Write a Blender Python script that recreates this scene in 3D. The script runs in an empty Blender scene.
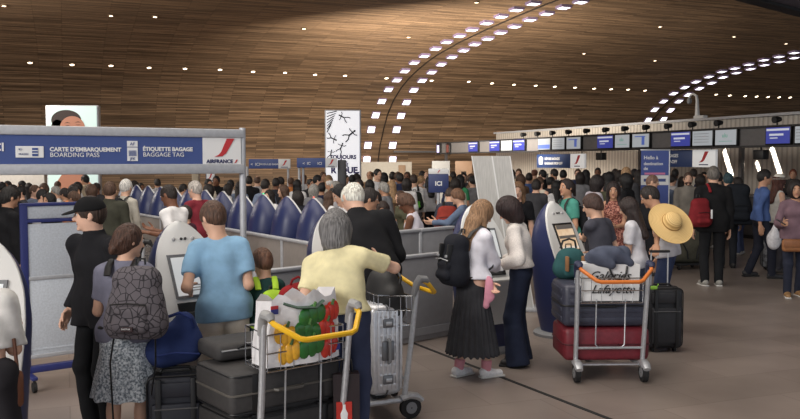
import bpy, bmesh, math, random
import numpy as np
from mathutils import Vector, Matrix
R = math.radians
SC = bpy.context.scene
COL = SC.collection
rnd = random.Random(7)

# ------------------------------------------------------------------ camera
CAMH, FPX, YH = 1.95, 850.0, 162.0
PITCH = math.atan((209.5 - YH) / FPX)
cd = bpy.data.cameras.new('camera'); cam = bpy.data.objects.new('camera', cd); COL.objects.link(cam)
cd.sensor_fit = 'HORIZONTAL'; cd.sensor_width = 36; cd.lens = FPX / 800 * 36
cd.clip_start = .05; cd.clip_end = 300
cam.location = (0, 0, CAMH); cam.rotation_euler = (math.pi / 2 - PITCH, 0, 0)
SC.camera = cam
# ------------------------------------------------------------------ light
SC.view_settings.view_transform = 'Standard'; SC.view_settings.look = 'None'
SC.view_settings.gamma = 1; SC.view_settings.exposure = 0.35
SC.view_settings.use_curve_mapping = False
wd = bpy.data.worlds.new('daylight'); SC.world = wd; wd.use_nodes = True
wb = wd.node_tree.nodes['Background']; wb.inputs[0].default_value = (.80, .88, 1.0, 1); wb.inputs[1].default_value = .68
def area(name, loc, target, sx, sy, power, col=(1, 1, 1), spread=180):
    l = bpy.data.lights.new(name, 'AREA'); l.shape = 'RECTANGLE'; l.size = sx; l.size_y = sy
    l.energy = power; l.color = col; l.spread = R(spread)
    o = bpy.data.objects.new(name, l); COL.objects.link(o); o.location = loc
    o.rotation_euler = (Vector(target) - Vector(loc)).to_track_quat('-Z', 'Y').to_euler()
    return o
area('facade_daylight', (-7, -3.0, 5.6), (-.5, 6.5, .6), 7, 4, 860, (1.0, .96, .91))
area('far_fill', (-16, 22, 6.2), (-2, 34, 4.5), 7, 3, 1000, (1.0, .93, .84))  # added fill lamp that brightens the left stretch of the vault
area('mid_fill', (-2, 9.5, 7.1), (-1, 10.5, 0), 12, 6, 480, (1.0, .94, .86))  # fill lamp added under the closed roof for the middle of the floor
area('right_fill', (1.5, 5.5, 6.9), (5, 17, 1.0), 6, 3, 70, (1.0, .96, .9), 120)  # extra fill added to lighten the crowd on the right, not an opening
area('vault_fill', (0, 31, 2.9), (5, 44, 6.4), 8, 1.2, 1150, (1.0, .90, .76), 155)  # added lamp that washes the lower vault, stands for no real fitting

# ------------------------------------------------------------------ pixel helpers (give world points)
def ray(px, py):
    u = (px - 400) / FPX; v = (209.5 - py) / FPX
    return Vector((u, math.cos(PITCH) + v * math.sin(PITCH), -math.sin(PITCH) + v * math.cos(PITCH)))
def at_z(px, py, z=0.0):
    d = ray(px, py); k = (z - CAMH) / d.z
    return Vector((0, 0, CAMH)) + d * k
def at_y(px, py, Y):
    d = ray(px, py)
    return Vector((0, 0, CAMH)) + d * (Y / d.y)
def X_at(px, Y, z=1.2):
    return (px - 400) / FPX * (Y * math.cos(PITCH) + (CAMH - z) * math.sin(PITCH))
TH = R(21.5)
AX = Vector((math.cos(TH), math.sin(TH), 0)); NX = Vector((-math.sin(TH), math.cos(TH), 0))
def st(s, t, z=0): return AX * s + NX * t + Vector((0, 0, z))

# ------------------------------------------------------------------ materials
def lin(c):
    g = .3 * c[0] + .55 * c[1] + .15 * c[2]; c = [x * .9 + g * .1 for x in c]
    return tuple(((x / 255) / 12.92 if x / 255 <= .04045 else ((x / 255 + .055) / 1.055) ** 2.4) for x in c) + (1,)
MATS = {}
def mat(name, col, rough=.6, metal=0.0, var=0.0, scale=12, bump=0.0, emit=None, estr=1.0, spec=.5, stretch=None, col2=None):
    key = name
    if key in MATS: return MATS[key]
    m = bpy.data.materials.new(name); m.use_nodes = True; nt = m.node_tree
    b = nt.nodes['Principled BSDF']; c = lin(col)
    b.inputs['Base Color'].default_value = c; b.inputs['Roughness'].default_value = rough
    b.inputs['Metallic'].default_value = metal
    b.inputs['Specular IOR Level'].default_value = spec
    if var or bump or col2:
        tc = nt.nodes.new('ShaderNodeTexCoord'); n = nt.nodes.new('ShaderNodeTexNoise')
        n.inputs['Scale'].default_value = scale; n.inputs['Detail'].default_value = 4
        mp = nt.nodes.new('ShaderNodeMapping'); mp.inputs['Scale'].default_value = stretch or (1, 1, 1)
        nt.links.new(tc.outputs['Object'], mp.inputs['Vector']); nt.links.new(mp.outputs[0], n.inputs['Vector'])
        r = nt.nodes.new('ShaderNodeValToRGB')
        lo = tuple(max(0, x * (1 - var)) for x in c[:3]) + (1,)
        hi = tuple(min(1, x * (1 + var)) for x in c[:3]) + (1,)
        if col2: lo, hi = c, lin(col2)
        r.color_ramp.elements[0].color = lo; r.color_ramp.elements[1].color = hi
        r.color_ramp.elements[0].position = .35; r.color_ramp.elements[1].position = .65
        nt.links.new(n.outputs[0], r.inputs[0]); nt.links.new(r.outputs[0], b.inputs['Base Color'])
        if bump:
            bp = nt.nodes.new('ShaderNodeBump'); bp.inputs['Strength'].default_value = bump; bp.inputs['Distance'].default_value = .02
            nt.links.new(n.outputs[0], bp.inputs['Height']); nt.links.new(bp.outputs[0], b.inputs['Normal'])
    if emit:
        b.inputs['Emission Color'].default_value = lin(emit); b.inputs['Emission Strength'].default_value = estr
    MATS[key] = m
    return m
def cloth(col, bump=.25): return mat('cloth_%d_%d_%d' % tuple(col), col, .88, var=.12, scale=9, bump=bump, spec=.2)
def cname(prefix, col, rough, var=.1): return mat('%s_%d_%d_%d' % ((prefix,) + tuple(col)), col, rough, var=var, scale=30)
M_STEEL = mat('brushed_steel', (188, 190, 194), .38, .55, var=.08, scale=40)
M_CHROME = mat('chrome_wire', (200, 202, 206), .22, 1.0)
M_GALV = mat('galvanised_grey_paint', (186, 188, 193), .5, .35, var=.06, scale=25)
M_BLACK = mat('black_plastic', (24, 24, 26), .5)
M_RUBBER = mat('dark_rubber', (30, 30, 31), .8)
M_GREYPL = mat('grey_plastic', (128, 129, 132), .5)
M_WHITE = mat('white_plastic', (214, 214, 212), .38)
M_WHITEP = mat('white_print', (225, 225, 225), .6)
M_KBLUE = mat('kiosk_blue_lacquer', (38, 47, 92), .38)
M_SBLUE = mat('sign_blue', (60, 80, 142), .5)
M_FBLUE = mat('frame_blue', (46, 54, 120), .45)
M_RED = mat('sign_red', (196, 44, 50), .5)
M_NAVYP = mat('navy_print', (34, 40, 92), .6)

# ------------------------------------------------------------------ mesh accumulator
def rotz(a): return Matrix.Rotation(a, 4, 'Z')
def T(x, y=0, z=0): return Matrix.Translation(Vector((x, y, z)))
class MB:
    def __init__(s): s.v = []; s.f = []; s.m = []; s.n = 0; s.uv = None
    def add(s, v, f, mi=0, M=None):
        v = np.asarray(v, float).reshape(-1, 3)
        if M is not None:
            A = np.array(M); v = v @ A[:3, :3].T + A[:3, 3]
        s.v.append(v); k = s.n
        for q in f: s.f.append([int(i) + k for i in q])
        s.m += [mi] * len(f); s.n += len(v); return s
    def box(s, c, size, mi=0, M=None):
        x, y, z = [a / 2 for a in size]; c = np.array(c, float)
        v = np.array([(-x, -y, -z), (x, -y, -z), (x, y, -z), (-x, y, -z), (-x, -y, z), (x, -y, z), (x, y, z), (-x, y, z)]) + c
        return s.add(v, [(0, 3, 2, 1), (4, 5, 6, 7), (0, 1, 5, 4), (1, 2, 6, 5), (2, 3, 7, 6), (3, 0, 4, 7)], mi, M)
    def hexa(s, p, mi=0, M=None):
        return s.add(p, [(0, 3, 2, 1), (4, 5, 6, 7), (0, 1, 5, 4), (1, 2, 6, 5), (2, 3, 7, 6), (3, 0, 4, 7)], mi, M)
    def rbox(s, c, size, r=.02, mi=0, M=None, seg=2):
        b = bmesh.new(); bmesh.ops.create_cube(b, size=1)
        bmesh.ops.scale(b, vec=Vector(size), verts=b.verts)
        r = min(r, min(size) * .49)
        bmesh.ops.bevel(b, geom=list(b.edges), offset=r, segments=seg, affect='EDGES', profile=.5)
        b.verts.index_update()
        v = [(q.co.x + c[0], q.co.y + c[1], q.co.z + c[2]) for q in b.verts]
        f = [[q.index for q in p.verts] for p in b.faces]; b.free()
        return s.add(v, f, mi, M)
    def tube(s, path, r, n=8, mi=0, M=None, closed=False, flat=None):
        P = [Vector(p) for p in path]; N = len(P)
        rr = r if hasattr(r, '__len__') else [r] * N
        v = []; up = Vector((0, 0, 1)); prev = None
        for i in range(N):
            if closed: d = P[(i + 1) % N] - P[i - 1]
            else: d = P[min(i + 1, N - 1)] - P[max(i - 1, 0)]
            d = d.normalized() if d.length > 1e-9 else Vector((0, 0, 1))
            if prev is None:
                a = up if abs(d.z) < .9 else Vector((1, 0, 0)); x = d.cross(a).normalized()
            else:
                x = (prev - d * prev.dot(d)); x = x.normalized() if x.length > 1e-6 else d.orthogonal().normalized()
            prev = x; y = d.cross(x)
            fx, fy = flat or (1, 1)
            for k in range(n):
                a = 2 * math.pi * k / n
                v.append(P[i] + x * (rr[i] * fx * math.cos(a)) + y * (rr[i] * fy * math.sin(a)))
        f = []
        for i in range(N if closed else N - 1):
            j = (i + 1) % N
            for k in range(n):
                f.append((i * n + k, i * n + (k + 1) % n, j * n + (k + 1) % n, j * n + k))
        if not closed: f += [tuple(range(n - 1, -1, -1)), tuple((N - 1) * n + k for k in range(n))]
        return s.add([tuple(q) for q in v], f, mi, M)
    def lathe(s, prof, n=16, mi=0, M=None):
        v = []; f = []; N = len(prof)
        for r_, z in prof:
            for k in range(n):
                a = 2 * math.pi * k / n; v.append((r_ * math.cos(a), r_ * math.sin(a), z))
        for i in range(N - 1):
            for k in range(n): f.append((i * n + k, i * n + (k + 1) % n, (i + 1) * n + (k + 1) % n, (i + 1) * n + k))
        f += [tuple(range(n - 1, -1, -1)), tuple((N - 1) * n + k for k in range(n))]
        return s.add(v, f, mi, M)
    def ell(s, c, r, mi=0, M=None, n=10, A=None):
        v = []; f = []; L = max(4, n // 2 + 1)
        A = A if A is not None else np.eye(3)
        for i in range(L + 1):
            t = math.pi * i / L
            for k in range(n):
                a = 2 * math.pi * k / n
                q = np.array([r[0] * math.sin(t) * math.cos(a), r[1] * math.sin(t) * math.sin(a), -r[2] * math.cos(t)])
                v.append(q @ A + np.array(c, float))
        for i in range(L):
            for k in range(n): f.append((i * n + k, i * n + (k + 1) % n, (i + 1) * n + (k + 1) % n, (i + 1) * n + k))
        return s.add(v, f, mi, M)
    def prism(s, poly, y0, y1, mi=0, M=None):      # polygon in XZ, extruded along Y
        n = len(poly)
        v = [(x, y0, z) for x, z in poly] + [(x, y1, z) for x, z in poly]
        f = [tuple(range(n)), tuple(range(2 * n - 1, n - 1, -1))] + [(i, i + n, (i + 1) % n + n, (i + 1) % n) for i in range(n)]
        return s.add(v, f, mi, M)
    def text(s, body, size, M, mi=0, depth=.002, align='LEFT', shear=0, bold=0):
        cu = bpy.data.curves.new('txt', 'FONT'); cu.body = body; cu.size = size; cu.extrude = depth; cu.align_x = align
        cu.shear = shear; cu.offset = bold; cu.resolution_u = 3
        o = bpy.data.objects.new('txt', cu); me = bpy.data.meshes.new_from_object(o)
        v = [tuple(q.co) for q in me.vertices]; f = [list(p.vertices) for p in me.polygons]
        bpy.data.objects.remove(o); bpy.data.curves.remove(cu); bpy.data.meshes.remove(me)
        if v: s.add(v, f, mi, M @ Matrix.Rotation(math.pi / 2, 4, 'X'))
        return s
    def build(s, name, mats, parent=None, smooth=True, loc=None, rz=0, world=None, sharp=35):
        me = bpy.data.meshes.new(name)
        V = np.concatenate(s.v) if s.v else np.zeros((0, 3))
        me.from_pydata(V.tolist(), [], s.f)
        if not isinstance(mats, (list, tuple)): mats = [mats]
        for m in mats: me.materials.append(m)
        if len(mats) > 1: me.polygons.foreach_set('material_index', s.m)
        if smooth:
            me.polygons.foreach_set('use_smooth', [True] * len(me.polygons))
            try: me.set_sharp_from_angle(angle=R(sharp))
            except Exception: pass
        me.update()
        o = bpy.data.objects.new(name, me); COL.objects.link(o)
        if parent is not None: o.parent = parent
        if loc is not None: o.location = loc; o.rotation_euler = (0, 0, rz)
        return o
def thing(name, label, cat, loc=(0, 0, 0), rz=0.0, group=None):
    o = bpy.data.objects.new(name, None); COL.objects.link(o); o.empty_display_size = .1
    o.location = loc; o.rotation_euler = (0, 0, rz)
    return tag(o, label, cat, group)
def tag(o, label, cat, group=None, kind=None):
    o['label'] = label; o['category'] = cat
    if group: o['group'] = group
    if kind: o['kind'] = kind
    return o
def struct(o): o['kind'] = 'structure'; return o
def copy_tree(o, parent=None):
    c = o.copy(); COL.objects.link(c)
    if parent is not None: c.parent = parent
    for ch in list(o.children): copy_tree(ch, c)
    return c
ORD = ['first', 'second', 'third', 'fourth', 'fifth', 'sixth', 'seventh', 'eighth', 'ninth', 'tenth', 'eleventh', 'twelfth',
       'thirteenth', 'fourteenth', 'fifteenth', 'sixteenth', 'seventeenth', 'eighteenth', 'nineteenth', 'twentieth', 'twenty-first',
       'twenty-second', 'twenty-third', 'twenty-fourth', 'twenty-fifth', 'twenty-sixth', 'twenty-seventh', 'twenty-eighth', 'twenty-ninth', 'thirtieth',
       'thirty-first', 'thirty-second', 'thirty-third', 'thirty-fourth', 'thirty-fifth', 'thirty-sixth', 'thirty-seventh', 'thirty-eighth', 'thirty-ninth', 'fortieth']

# ------------------------------------------------------------------ implicit-surface modeller (smooth unions of tapered limbs)
def V3(*a): return np.array(a, float)
def unit(v): return v / (np.linalg.norm(v) + 1e-12)
class Field:
    def __init__(s, res): s.res = res; s.ops = []; s.cuts = []
    def cone(s, a, b, ra, rb, k=.025, w=None, fl=1.0, flat=False, op='+'):
        a = np.array(a, float); b = np.array(b, float)
        m = max(ra, rb) * max(1, fl) + k
        s.ops.append(('c', op, k, np.minimum(a, b) - m, np.maximum(a, b) + m, (a, b, ra, rb, w, fl, flat))); return s
    def ell(s, c, A, r, k=.025, op='+'):
        c = np.array(c, float); m = max(r) + k
        s.ops.append(('e', op, k, c - m, c + m, (c, np.array(A, float), np.array(r, float)))); return s
    def cut(s, p, n): s.cuts.append((np.array(p, float), unit(np.array(n, float)))); return s
    def mesh(s, disp=None):
        res = s.res; adds = [o for o in s.ops if o[1] == '+']
        lo = np.min([o[3] for o in adds], 0) - 2 * res; hi = np.max([o[4] for o in adds], 0) + 2 * res
        n = np.ceil((hi - lo) / res).astype(int) + 1
        ax = [lo[i] + res * np.arange(n[i]) for i in range(3)]
        V = np.full(tuple(n), 9.0)
        for typ, op, k, l, h, p in s.ops:
            i0 = np.maximum(0, np.floor((l - lo) / res).astype(int)); i1 = np.minimum(n, np.ceil((h - lo) / res).astype(int) + 1)
            if np.any(i1 <= i0): continue
            X = ax[0][i0[0]:i1[0], None, None]; Y = ax[1][None, i0[1]:i1[1], None]; Z = ax[2][None, None, i0[2]:i1[2]]
            if typ == 'c':
                a, b, ra, rb, w, fl, flat = p; ba = b - a; L2 = ba @ ba
                px, py, pz = X - a[0], Y - a[1], Z - a[2]
                tt = (px * ba[0] + py * ba[1] + pz * ba[2]) / L2; t = np.clip(tt, 0, 1)
                qx, qy, qz = px - t * ba[0], py - t * ba[1], pz - t * ba[2]
                d2 = qx * qx + qy * qy + qz * qz
                if w is not None:
                    cw = qx * w[0] + qy * w[1] + qz * w[2]; d2 = d2 - cw * cw * (1 - 1 / fl ** 2)
                d = np.sqrt(np.maximum(d2, 0)) - (ra + (rb - ra) * t)
                if flat: d = np.maximum(d, (tt - 1) * math.sqrt(L2))
                if flat == 2: d = np.maximum(d, -tt * math.sqrt(L2))
            else:
                c, A, r = p; px, py, pz = X - c[0], Y - c[1], Z - c[2]
                e = [px * A[i][0] + py * A[i][1] + pz * A[i][2] for i in range(3)]
                k0 = np.sqrt(sum((e[i] / r[i]) ** 2 for i in range(3))); k1 = np.sqrt(sum((e[i] / r[i] ** 2) ** 2 for i in range(3))) + 1e-9
                d = k0 * (k0 - 1) / k1
            sl = tuple(slice(i0[i], i1[i]) for i in range(3)); B = V[sl]
            if op == '+':
                hh = np.maximum(k - np.abs(B - d), 0) / k
                V[sl] = np.minimum(B, d) - hh * hh * k * .25
            else: V[sl] = np.maximum(B, -d)
        if disp is not None: V = V + disp(ax[0][:, None, None], ax[1][None, :, None], ax[2][None, None, :])
        for p, nn in s.cuts:
            V = np.maximum(V, (ax[0][:, None, None] - p[0]) * nn[0] + (ax[1][None, :, None] - p[1]) * nn[1] + (ax[2][None, None, :] - p[2]) * nn[2])
        V[0] = V[-1] = 1; V[:, 0] = V[:, -1] = 1; V[:, :, 0] = V[:, :, -1] = 1
        return nets(V, lo, res)
def nets(V, lo, res):
    S = V < 0
    cs = [(i, j, k) for i in (0, 1) for j in (0, 1) for k in (0, 1)]
    nx, ny, nz = V.shape
    cnt = np.zeros((nx - 1, ny - 1, nz - 1), np.int8)
    for i, j, k in cs: cnt += S[i:nx - 1 + i, j:ny - 1 + j, k:nz - 1 + k]
    act = (cnt > 0) & (cnt < 8); I = np.argwhere(act)
    idx = np.full(act.shape, -1, int); idx[act] = np.arange(len(I))
    acc = np.zeros((len(I), 3)); c = np.zeros(len(I))
    val = {q: V[I[:, 0] + q[0], I[:, 1] + q[1], I[:, 2] + q[2]] for q in cs}
    for a in cs:
        for d in range(3):
            if a[d]: continue
            b = list(a); b[d] = 1; b = tuple(b)
            va, vb = val[a], val[b]; m = (va < 0) != (vb < 0)
            t = va[m] / (va[m] - vb[m]); pos = np.tile(np.array(a, float), (m.sum(), 1)); pos[:, d] += t
            acc[m] += pos; c[m] += 1
    verts = lo + res * (I + acc / np.maximum(c, 1)[:, None])
    F = []
    for d in range(3):
        u, w = (d + 1) % 3, (d + 2) % 3
        A = np.moveaxis(S, (d, u, w), (0, 1, 2)); J = np.moveaxis(idx, (d, u, w), (0, 1, 2))
        m = A[:-1, 1:-1, 1:-1] != A[1:, 1:-1, 1:-1]
        E = np.argwhere(m); ins = A[:-1, 1:-1, 1:-1][m]
        i, j, k = E[:, 0], E[:, 1] + 1, E[:, 2] + 1
        q = np.stack([J[i, j - 1, k - 1], J[i, j, k - 1], J[i, j, k], J[i, j - 1, k]], 1)
        q[~ins] = q[~ins][:, ::-1]; F.append(q)
    F = np.concatenate(F); F = F[(F >= 0).all(1)]
    return verts, F
# ------------------------------------------------------------------ people
def hand_mesh(pose):
    f = Field(.0052 if pose != 'far' else .009)
    curl = {'relaxed': 22, 'grip': 68, 'flat': 6, 'far': 30}[pose]
    f.cone((0, 0, .035), (0, 0, -.01), .024, .024, w=V3(1, 0, 0), fl=.8)
    f.cone((0, .012, -.02), (0, .022, -.085), .026, .020, w=V3(1, 0, 0), fl=.62, k=.02)
    f.cone((0, -.012, -.02), (0, -.024, -.083), .025, .018, w=V3(1, 0, 0), fl=.62, k=.02)
    for y, L, r in ((.031, .070, .0088), (.011, .079, .0092), (-.010, .073, .0088), (-.030, .056, .0078)):
        p = V3(0, y * .95, -.088); a = 0
        for q, (fr, st_) in enumerate(((.46, .55), (.31, 1.0), (.23, .8))):
            a += R(curl) * st_
            d = V3(-math.sin(a), y * .25 * (q == 0), -math.cos(a))
            e = p + unit(d) * L * fr; f.cone(p, e, r * (1 - .06 * q), r * (.94 - .06 * q), k=.006); p = e
    c = .6 if pose == 'grip' else .15
    p = V3(-.008, .026, -.022); e = p + unit(V3(-.35 - c * .3, .62, -.7)) * .045; f.cone(p, e, .0145, .0115, k=.014)
    g = e + unit(V3(-.45 - c, .12, -.85)) * .034; f.cone(e, g, .0108, .0098, k=.008)
    h = g + unit(V3(-.4 - c, -.1, -.85)) * .022; f.cone(g, h, .0098, .008, k=.006)
    return f.mesh()
HANDS = {}
def hand(pose):
    if pose not in HANDS: HANDS[pose] = hand_mesh(pose)
    return HANDS[pose]
def ik(a, t, l1, l2, pole):
    d = t - a; L = np.linalg.norm(d); L2 = min(max(L, .12), (l1 + l2) * .998); u = unit(d); t = a + u * L2
    x = (l1 * l1 - l2 * l2 + L2 * L2) / (2 * L2); h = math.sqrt(max(l1 * l1 - x * x, 0))
    p = pole - u * (pole @ u); return a + u * x + unit(p) * h, t
def folds(amp, seed):
    r = random.Random(seed); K = [(r.uniform(12, 30), r.uniform(12, 30), r.uniform(7, 24), r.uniform(0, 6)) for _ in range(3)]
    def d(X, Y, Z):
        o = 0
        for a, b, c, p in K: o = o + np.sin(a * X + .6 * c * Z + p) * np.sin(b * Y + c * Z + 2 * p)
        return o * amp / 1.6
    return d
SKINS = {'fair': (226, 178, 152), 'light': (214, 166, 138), 'tan': (190, 140, 110), 'brown': (124, 80, 58), 'dark': (88, 58, 44)}
def skin(n): return mat('skin_' + n, SKINS[n], .55, var=.06, scale=14, spec=.35)
M_EYE = mat('eye_white', (225, 222, 216), .3); M_IRIS = mat('iris_dark', (40, 28, 22), .25); M_LIPS = mat('lips', (168, 92, 86), .5)
def hairmat(c): return mat('hair_%d_%d_%d' % tuple(c), c, .55, var=.42, scale=26, bump=.8, stretch=(3, 3, .35), spec=.4)
POS = {}
def person(label, X, Y, rz, H=1.72, sex='m', bw=1.0, lean=4, side=0, twist=0, head=(0, 0), roll=0, rh=None, lh=None, rh_w=None, lh_w=None,
           rpole=(.3, -.8, -.6), lpole=(-.3, -.8, -.6), feet=None, hair=('short', (50, 38, 30)), skn='light', top=('tee', (200, 200, 200)),
           bottom=('trousers', (45, 48, 60)), shoe=(50, 48, 48), hat=None, hp='relaxed', res=.012, z0=0.0, group=None, sock=None, mouth=True,
           lthumb=(0, 1, .35), rthumb=(0, 1, .35), folds_amp=.008, hem=None, stripe=None, beard=None, child=False, px=None, far=False):
    if px is not None: X = X_at(px, Y, H * .93)
    k = H / 1.75; fem = sex == 'f'; rz = R(rz)
    def loc(p):
        p = (Matrix.Rotation(-rz, 3, 'Z') @ (Vector(p) - Vector((X, Y, z0)))) / k; return V3(*p)
    if rh_w is not None: rh = loc(rh_w)
    if lh_w is not None: lh = loc(lh_w)
    L, S, tw = R(lean), R(side), R(twist)
    hipw = .088
    if feet is None: feet = ((.10, .0), (-.10, .0))
    cx = (feet[0][0] + feet[1][0]) / 2; cy = (feet[0][1] + feet[1][1]) / 2
    spread = max(abs(feet[0][1] - feet[1][1]), abs(feet[0][0] - feet[1][0]) - .2)
    P0 = V3(cx, cy - math.sin(L) * .10, .925 - spread ** 2 * .16)
    def updir(l): return unit(V3(math.sin(S), math.sin(l), math.cos(l)))
    u0, u1 = updir(L * .7), updir(L * 1.15)
    waist = P0 + u0 * .14; chest = waist + u1 * .19; sc = chest + u1 * .15
    w0 = V3(1, 0, 0); w = V3(math.cos(tw), math.sin(tw), 0); w = unit(w - u1 * (w @ u1)); fw = np.cross(u1, w)
    A = [w, fw, u1]; A0 = [w0, np.cross(u0, w0), u0]
    nb = sc + u1 * .045 + fw * .005
    hy, hpz, hr = R(head[0]), R(head[1]), R(roll)
    hb = w * math.cos(hy) + fw * math.sin(hy); hfw = np.cross(V3(0, 0, 1) * .6 + u1 * .4, hb); hfw = unit(hfw)
    hu = unit(np.cross(hb, hfw)); hb = unit(hb)
    hfw, hu = unit(hfw * math.cos(hpz) + hu * math.sin(hpz)), unit(hu * math.cos(hpz) - hfw * math.sin(hpz))
    hb, hu = unit(hb * math.cos(hr) + hu * math.sin(hr)), unit(hu * math.cos(hr) - hb * math.sin(hr))
    hs = 1.17 if child else 1.05
    hc = nb + unit(u1 * .5 + hu * .8 + hfw * .15) * .150 * (1.05 if child else 1)
    HA = [hb, hfw, hu]
    def hp_(x, y, z): return hc + (hb * x + hfw * y + hu * z) * hs
    shw = (.165 if fem else .178) * (.9 if child else 1); bw_ = bw
    sh = [sc + w * shw * bw_ * .96 - u1 * .038, sc - w * shw * bw_ * .96 - u1 * .038]
    hands = []
    for i, (t, pole) in enumerate(((rh, rpole), (lh, lpole))):
        sg = 1 if i == 0 else -1
        if t is None: t = sh[i] + V3(sg * .06, .05, -.55)
        hands.append(ik(sh[i], np.array(t, float), .295, .26, np.array(pole, float)))
    legs = []
    for i in range(2):
        sg = 1 if i == 0 else -1
        hip = P0 + V3(sg * hipw, 0, 0); fx = feet[i]; an = V3(fx[0], fx[1], fx[2] if len(fx) > 2 else .08)
        kn, an = ik(hip, an, .435, .42, V3(sg * .12, 1, 0)); legs.append((hip, kn, an))
    HF = .62 if far else 1
    # ---- body
    f = Field(res)
    f.ell(hc, HA, np.array((.075, .094, .104)) * hs, k=.03)
    f.ell(hp_(0, .018, -.055), HA, np.array((.056, .066, .066)) * hs, k=.03)
    f.cone(hp_(0, .084, .004), hp_(0, .106, -.032), .009, .013, k=.012)
    f.ell(hp_(0, .078, -.098), HA, (.022, .016, .016), k=.02)
    for sg in (1, -1): f.ell(hp_(sg * .077, -.006, -.012), HA, np.array((.012, .020, .032)) * hs, k=.006)
    f.cone(nb - u1 * .03, hc - hu * .05 - hfw * .015, .056 if fem else .064, .052 if fem else .06, k=.03)
    f.cone(sc - w * shw * .62 - u1 * .015, sc + w * shw * .62 - u1 * .015, .046, .046, k=.05)
    f.ell(chest, A, V3(.136 * bw, .092, .16), k=.05)
    f.ell(waist, A0, V3(.115 * bw, .080, .14), k=.05)
    f.ell(P0 + u0 * .01, A0, V3(.142 * bw, .094, .11), k=.05)
    lr = 1.0 if bottom[0] in ('skirt', 'dress', 'shorts') else .84
    for i in range(2):
        e, hnd = hands[i]
        f.cone(sh[i], e, .046 * bw_, .038, k=.03); f.cone(e, hnd, .038, .025, k=.02)
        h, kn, an = legs[i]
        f.cone(h, kn, .080 * (lr if bottom[0] != 'shorts' else .86), .053 * lr, k=.03); f.cone(kn, an, .052 * lr, .034 * lr, k=.02)
        f.ell(kn * .62 + an * .38 + V3(0, -.015, 0), np.eye(3), (.046 * lr, .05 * lr, .10), k=.03)
        f.cone(an - V3(0, .02, .035), an + V3((1 if i == 0 else -1) * .02, .13, -.05), .035, .026, k=.03)
    mb = MB(); v, q = f.mesh(); mb.add(v * k, q, 0)
    for i in range(2):
        e, hnd = hands[i]; hv, hq = hand('far' if far else hp if isinstance(hp, str) else hp[i])
        hv = hv.copy(); hq2 = hq
        if i == 1: hv[:, 0] *= -1; hq2 = hq[:, ::-1]
        d = unit(hnd - e); z = -d; th = np.array((rthumb, lthumb)[i], float); y = th - z * (th @ z)
        if np.linalg.norm(y) < .2: y = V3(0, .2, 1) - z * z[2]
        y = unit(y); x = np.cross(y, z); B = np.stack([x, y, z])
        hv = (hv * (.92 if fem else 1.0)) @ B + hnd
        mb.add(hv * k, hq2, 0)
    HM = np.stack(HA) * 1.0
    if not far:
        for sg in (1, -1):
            mb.ell(hp_(sg * .031, .079, .002) * k, np.array((.0135, .009, .0095)) * k, 1, A=HM)
            mb.ell(hp_(sg * .031, .0865, .002) * k, np.array((.0068, .004, .0068)) * k, 2, A=HM)
            mb.ell(hp_(sg * .032, .086, .022) * k, np.array((.018, .007, .004)) * k, 4, A=HM)
        mb.ell(hp_(0, .083, -.066) * k, np.array((.021, .010, .0075)) * k, 3, A=HM)
    else:
        for sg in (1, -1): mb.ell(hp_(sg * .031, .082, .004) * k, np.array((.017, .009, .009)) * k, 2, n=6, A=HM)
    hm = hairmat(hair[1])
    body = mb.build('person', [skin(skn), M_EYE, M_IRIS, M_LIPS, hm]); body.location = (X, Y, z0); body.rotation_euler = (0, 0, rz)
    tag(body, label, 'person', group)
    kids = {}
    def cl(name, fld, m, disp=None, extra=None):
        v, q = fld.mesh(disp)
        if len(v) == 0: return None
        b = MB().add(v * k, q, 0)
        if extra: extra(b)
        o = b.build(name, m, body, sharp=60); kids[name] = o; return o
    # ---- hair
    st_ = hair[0]
    if st_ != 'bald':
        g = Field(min(res, .010) if not far else .012)
        e = {'short': .011, 'buzz': .006, 'balding': .010, 'bob': .030, 'long': .018, 'bun': .012, 'pony': .012, 'curly': .035, 'crop': .014, 'braid': .006}[st_]
        c0 = hp_(0, -.006, .006)
        g.ell(c0, HA, (np.array((.075, .094, .104)) + e) * hs, k=.02)
        if st_ == 'curly': g.ell(hp_(0, -.03, -.03), HA, (.112, .10, .12), k=.03)
        if st_ == 'crop': g.ell(hp_(0, -.035, -.03), HA, (.084, .080, .095), k=.03)
        if st_ == 'bob':
            g.cone(hp_(0, -.025, -.02), hp_(0, -.02, -.105), .098, .086, w=hb, fl=1.18, k=.03)
        if st_ == 'long': g.cone(hp_(0, -.03, .0), hp_(0, -.045, -.11), .085, .062, w=hb, fl=1.15, k=.03)
        if st_ == 'braid': g.cone(hp_(0, -.03, .0), hp_(0, -.05, -.05), .088, .070, w=hb, fl=1.12, k=.03)
        if st_ == 'long':
            bk = sc - fw * .115 - u1 * .16; g.cone(hp_(0, -.05, -.10), bk, .062, .05, w=w, fl=1.7, k=.03)
            for sg in (1, -1): g.cone(hp_(sg * .074, .0, -.06), sc + w * sg * .085 + fw * .045 - u1 * .10, .03, .024, k=.03)
        if st_ == 'bun': g.ell(hp_(0, -.115, .045), HA, (.045, .045, .045), k=.02)
        if st_ == 'pony': g.cone(hp_(0, -.115, .03), hp_(0, -.14, -.14), .03, .022, k=.02)
        if st_ == 'braid':
            for sg in (1, -1):
                p0, p1 = hp_(sg * .075, -.015, .05), hp_(sg * .03, -.105, -.075)
                for t in np.linspace(0, 1, 6):
                    bul = math.sin(math.pi * t) * .03
                    g.ell(p0 * (1 - t) + p1 * t - hfw * bul * .6 + hb * sg * bul * .4, HA, (.023, .023, .023), k=.004)
            g.ell(hp_(0, -.105, -.085), HA, (.034, .030, .038), k=.01)
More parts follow.
